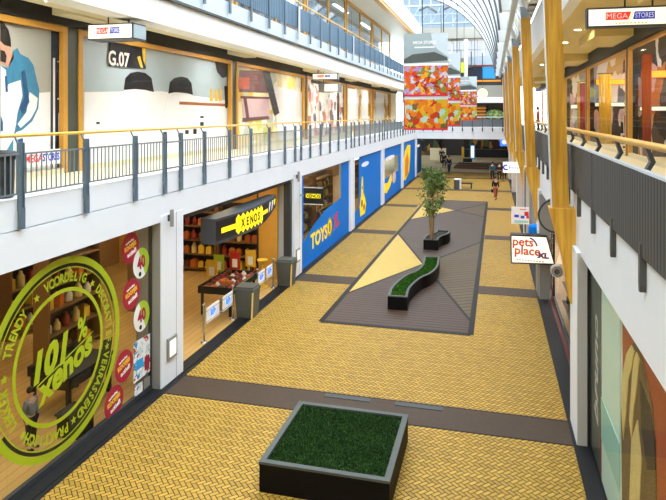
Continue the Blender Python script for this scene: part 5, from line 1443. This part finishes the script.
# glazing to the sky
wn += 1
r = structroot('window_%d' % wn, (-2.8, BY, 12))
link('window_frame', MB().box(-5.8, 1, BY-.16, BY-.04, z(41), z(39.5)).box(-5.8, 1, BY-.16, BY-.04, z(58), z(57)).box(-.9, -.8, BY-.16, BY-.04, z(58), z(40)).box(-4.2, -4.1, BY-.16, BY-.04, z(58), z(40)), 'goods_white', r)
mb = MB()
for i in range(10): mb.box(-5.2+.62*i-.03, -5.2+.62*i+.03, BY-.15, BY-.06, z(57), z(41))
mb.box(-5.8, 1, BY-.15, BY-.06, z(50)-.05, z(50)+.05)
link('glazing_bars', mb, 'truss', r)
link('pane', MB().box(-5.8, 1, BY-.1, BY-.05, z(57), z(41)), emat('bright_window', (.8, .88, .95), .42), r)
struct('column', MB().box(-2.85, -2.45, BY-1.0, BY-.6, z(86), z(40)), 'goods_white')
struct('beam', MB().box(-9.3, 1.2, BY-.9, BY-.3, z(39), z(28)), 'far_wall')
wn += 1
r = structroot('window_%d' % wn, (-2.8, BY, 16))
link('pane', MB().box(-9.3, 1.2, BY-.12, BY-.05, z(28), 19), 'teal_sky', r)
mb = MB()
za, zb = z(26), z(2)
for i in range(9):
    x = -8.6+1.15*i; mb.tube([(x, BY-.5, za), (x, BY-.5, zb+1)], .07, 6)
    mb.tube([(x, BY-.5, za+.3), (x+1.15, BY-.5, zb-.3)], .06, 6)
mb.tube([(-9.2, BY-.5, za+.3), (1, BY-.5, za+.3)], .1, 6); mb.tube([(-9.2, BY-.5, zb-.3), (1, BY-.5, zb-.3)], .12, 6); mb.tube([(-9.2, BY-.5, (za+zb)/2), (1, BY-.5, (za+zb)/2)], .08, 6)
link('truss', mb, 'truss', r)
mb = MB()
for i in range(3):
    mb.tube([(-7.5+2.6*i, BY-.9, zb-.8), (-6.6+2.6*i, BY-.9, zb-.4), (-5.6+2.6*i, BY-.9, zb-1.1)], .14, 8)
link('ducts', mb, 'rail_grey', r)
# signs by the far facade
t = thing('hanging_sign', 'small yellow-green upright sign hanging left of the far white column', 'sign', (-2.9, 60, 10.6))
a = onY(461, 62.5, 62); b = onY(464.5, 72.5, 62)
link('panel', MB().box(a.x, b.x, 62, 62.1, b.z, a.z), 'yellow_green', t)
link('dark_foot', MB().box(a.x, b.x, 62, 62.1, onY(461, 82, 62).z, onY(461, 77, 62).z), 'dark_grey', t)
link('hanger', MB().tube([(a.x, 62.05, onY(461, 82, 62).z), (a.x, 62.05, a.z+1.2)], .03, 6), 'dark_grey', t)
t = thing('round_sign', 'round pale yellow sign hanging in front of the far white parapet', 'sign', (-1, 63.5, 8))
c = onY(482.5, 93.5, 63.5)
link('disc', MB().disc(FC(c.x, 63.5, c.z), 0, 0, .48, -.08, 0), 'pale_yellow', t)
link('rim', MB().ann(FC(c.x, 63.5, c.z), 0, 0, .48, .52, -.08, .01, n=30), 'cool_white', t)
link('hanger', MB().tube([(c.x, 63.55, c.z+.5), (c.x, 63.55, c.z+2)], .02, 6), 'dark_grey', t)

# hall under the bridge
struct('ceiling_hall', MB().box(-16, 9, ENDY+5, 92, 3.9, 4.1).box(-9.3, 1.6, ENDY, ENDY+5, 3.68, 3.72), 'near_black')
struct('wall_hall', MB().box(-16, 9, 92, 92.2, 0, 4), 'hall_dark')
for i, (x0, x1, y0, y1, h) in enumerate(((-4.2, 1.3, 70, 74, .15), (-4.0, 1.3, 71.2, 74, .3), (-3.8, 1.3, 72.4, 74, .45))):
    struct('floor_step', MB().box(x0, x1, y0, y1, h-.15, h), 'step_brown')
for y in (64.5, 77.0): struct('floor_band', MB().box(-7, 1.4, y, y+.9, 0, .004), 'step_brown')
def at_far(a, b, Y, y1_, name, m, label, cat, th=.3, extra=None, base=0):
    p = onY(a[0], a[1], Y); q = onY(b[0], b[1], Y)
    t = thing(name, label, cat, ((p.x+q.x)/2, Y, min(p.z, q.z)))
    link('body', MB().box(p.x, q.x, Y, Y+th, base or 0, p.z), m, t)
    if base: link('hanger', MB().tube([((p.x+q.x)/2, Y+th/2, p.z), ((p.x+q.x)/2, Y+th/2, 3.9)], .03, 6), 'dark_grey', t)
    if extra: extra(t, p, q, Y)
    return t
at_far((430, 148), (446, 172), 82, 0, 'lit_wall', 'cream', 'cream wall piece at the left of the far hall behind the people', 'wall', .3)
def ex(t, p, q, Y): link('lit_mark', MB().disc(FC((p.x+q.x)/2, Y, (p.z+q.z)/2), 0, 0, .3, 0, .02), 'lit_white', t)
at_far((500, 138), (508.5, 146), 80, 0, 'lit_sign', 'lit_blue', 'glowing blue sign in the dark far hall by the wooden columns', 'sign', .15, ex, onY(500, 146, 80).z)
def ex(t, p, q, Y):
    link('poster', MB().box(p.x+.12, q.x-.12, Y-.03, Y, max(.1, q.z)+.1, p.z-.12), 'lit_white', t)
at_far((470, 145), (475, 158.5), 84, 0, 'poster_stand', 'teal_blue', 'blue-framed lit poster stand in the middle of the far hall', 'poster stand', .15, ex)
at_far((461.5, 147), (464, 158), 84.5, 0, 'display_case', 'goods_yellow', 'narrow amber display case left of the blue-framed poster stand', 'case', .3)
at_far((463, 158.5), (472, 163.5), 76, 0, 'table', 'black', 'small black table in the far hall below the blue-framed poster stand', 'table', .8)
def ex(t, p, q, Y):
    link('end_block', MB().box(p.x, p.x+.45, Y-.02, Y+.6, 0, p.z-.08), 'rim_grey', t)
    link('seat_board', MB().box(p.x+.1, q.x+.9, Y+.62, Y+1.3, .36, .44), 'band_brown', t)
    link('leg', MB().box(q.x+.75, q.x+.85, Y+.7, Y+1.2, 0, .36), 'dark_grey', t)
at_far((454, 179), (461, 190), 51, 0, 'bench', 'poster_white', 'white block with a brown bench on the floor beyond the tree', 'bench', .6, ex)
rr = random.Random(5)
for i in range(14):
    x = rr.uniform(-8.5, 2); y = rr.uniform(78, 90)
    tgt = link('ceiling_lamp', MB().ball((x, y, 3.7), .1), 'lamp_warm' if i % 3 else 'lamp_white'); tag(tgt, 'small warm spot lamp under the black ceiling of the far hall', 'light', 'spot lamps in the far hall')
t = thing('shop_counter', 'long dark shop counter with mixed goods at the back of the far hall', 'counter', (-1, 89, 0))
link('counter', MB().box(-4, 2.2, 88.5, 89.4, 0, 1.1), 'black', t)
link('back_shelf', MB().box(-4, 2.2, 91.2, 91.9, 0, 3.2), 'store_colours', t)
link('top_board', MB().box(-4.05, 2.25, 88.4, 89.5, 1.1, 1.16), 'rim_grey', t)
t = thing('shop_counter', 'tall amber-brown shop shelf at the left back of the far hall', 'counter', (-9, 90, 0))
link('body', MB().box(-12, -7.6, 91.2, 91.9, 0, 2.9), 'store_colours', t)
link('top_board', MB().box(-12, -7.6, 91.1, 91.95, 2.9, 2.98), 'cream', t)

# people
p = onZ(497, 199.5, 0)
figure('person', 'person in dark jacket and red-brown trousers walking with a bag on the yellow floor', (p.x-.1, p.y, 0.006), .3, 1.62, 'cloth_black', 'clay', 'hair_dark', .2, 'cloth_black')
p = onZ(495.5, 199.5, 0)
p = onZ(492.5, 181, 0)
figure('person', 'person in teal jacket carrying a bag behind the walker on the yellow floor', (p.x, p.y, 0.006), PI, 1.75, 'cloth_teal', 'cloth_black', 'hair_dark', .15, 'cloth_teal')
p = onZ(499.5, 181.5, 0)
figure('person', 'person in black beside the one in the teal jacket', (p.x, p.y, 0.006), PI, 1.75, 'cloth_black', 'cloth_black', 'hair_brown', .15)
p = onZ(449, 174, 0)
figure('person', 'person in a navy jacket standing at the left of the far hall', (p.x, p.y, 0.006), .6, 1.85, 'cloth_navy', 'cloth_navy', 'hair_brown', .15)
p = onZ(446, 168, 0)
figure('person', 'person in black just left of the one in the navy jacket', (p.x-.2, p.y, 0.006), -.4, 1.75, 'cloth_black', 'cloth_black', 'hair_dark', .1, 'cloth_black')
p = onZ(441.5, 163, 0)
figure('person', 'person in black deep in the far hall at its left cream wall', (p.x, p.y, 0.006), 0, 1.85, 'cloth_black', 'cloth_black', 'hair_dark', .1)
p = onZ(516, 180, 0)
figure('person', 'person in black standing below the white crescent sign', (1.1, p.y-1, 0.006), 0, 1.75, 'cloth_black', 'cloth_black', 'hair_dark', .1)
figure('person', 'child with black hair and a grey top standing behind the shop glass', (-8.25, 9.5, 0), PI/2, 1.12, 'cloth_grey', 'cloth_black', 'hair_dark', .0)
c = onX(538, 112, 2.6)
figure('person', 'person in a red top standing on the right gallery behind the wooden columns', (2.6, c.y, 4.87), PI/2, 1.7, 'cloth_red', 'cloth_black', 'hair_dark', .0)

for o in bpy.data.objects:
    if o.type == 'MESH': o.data.update()
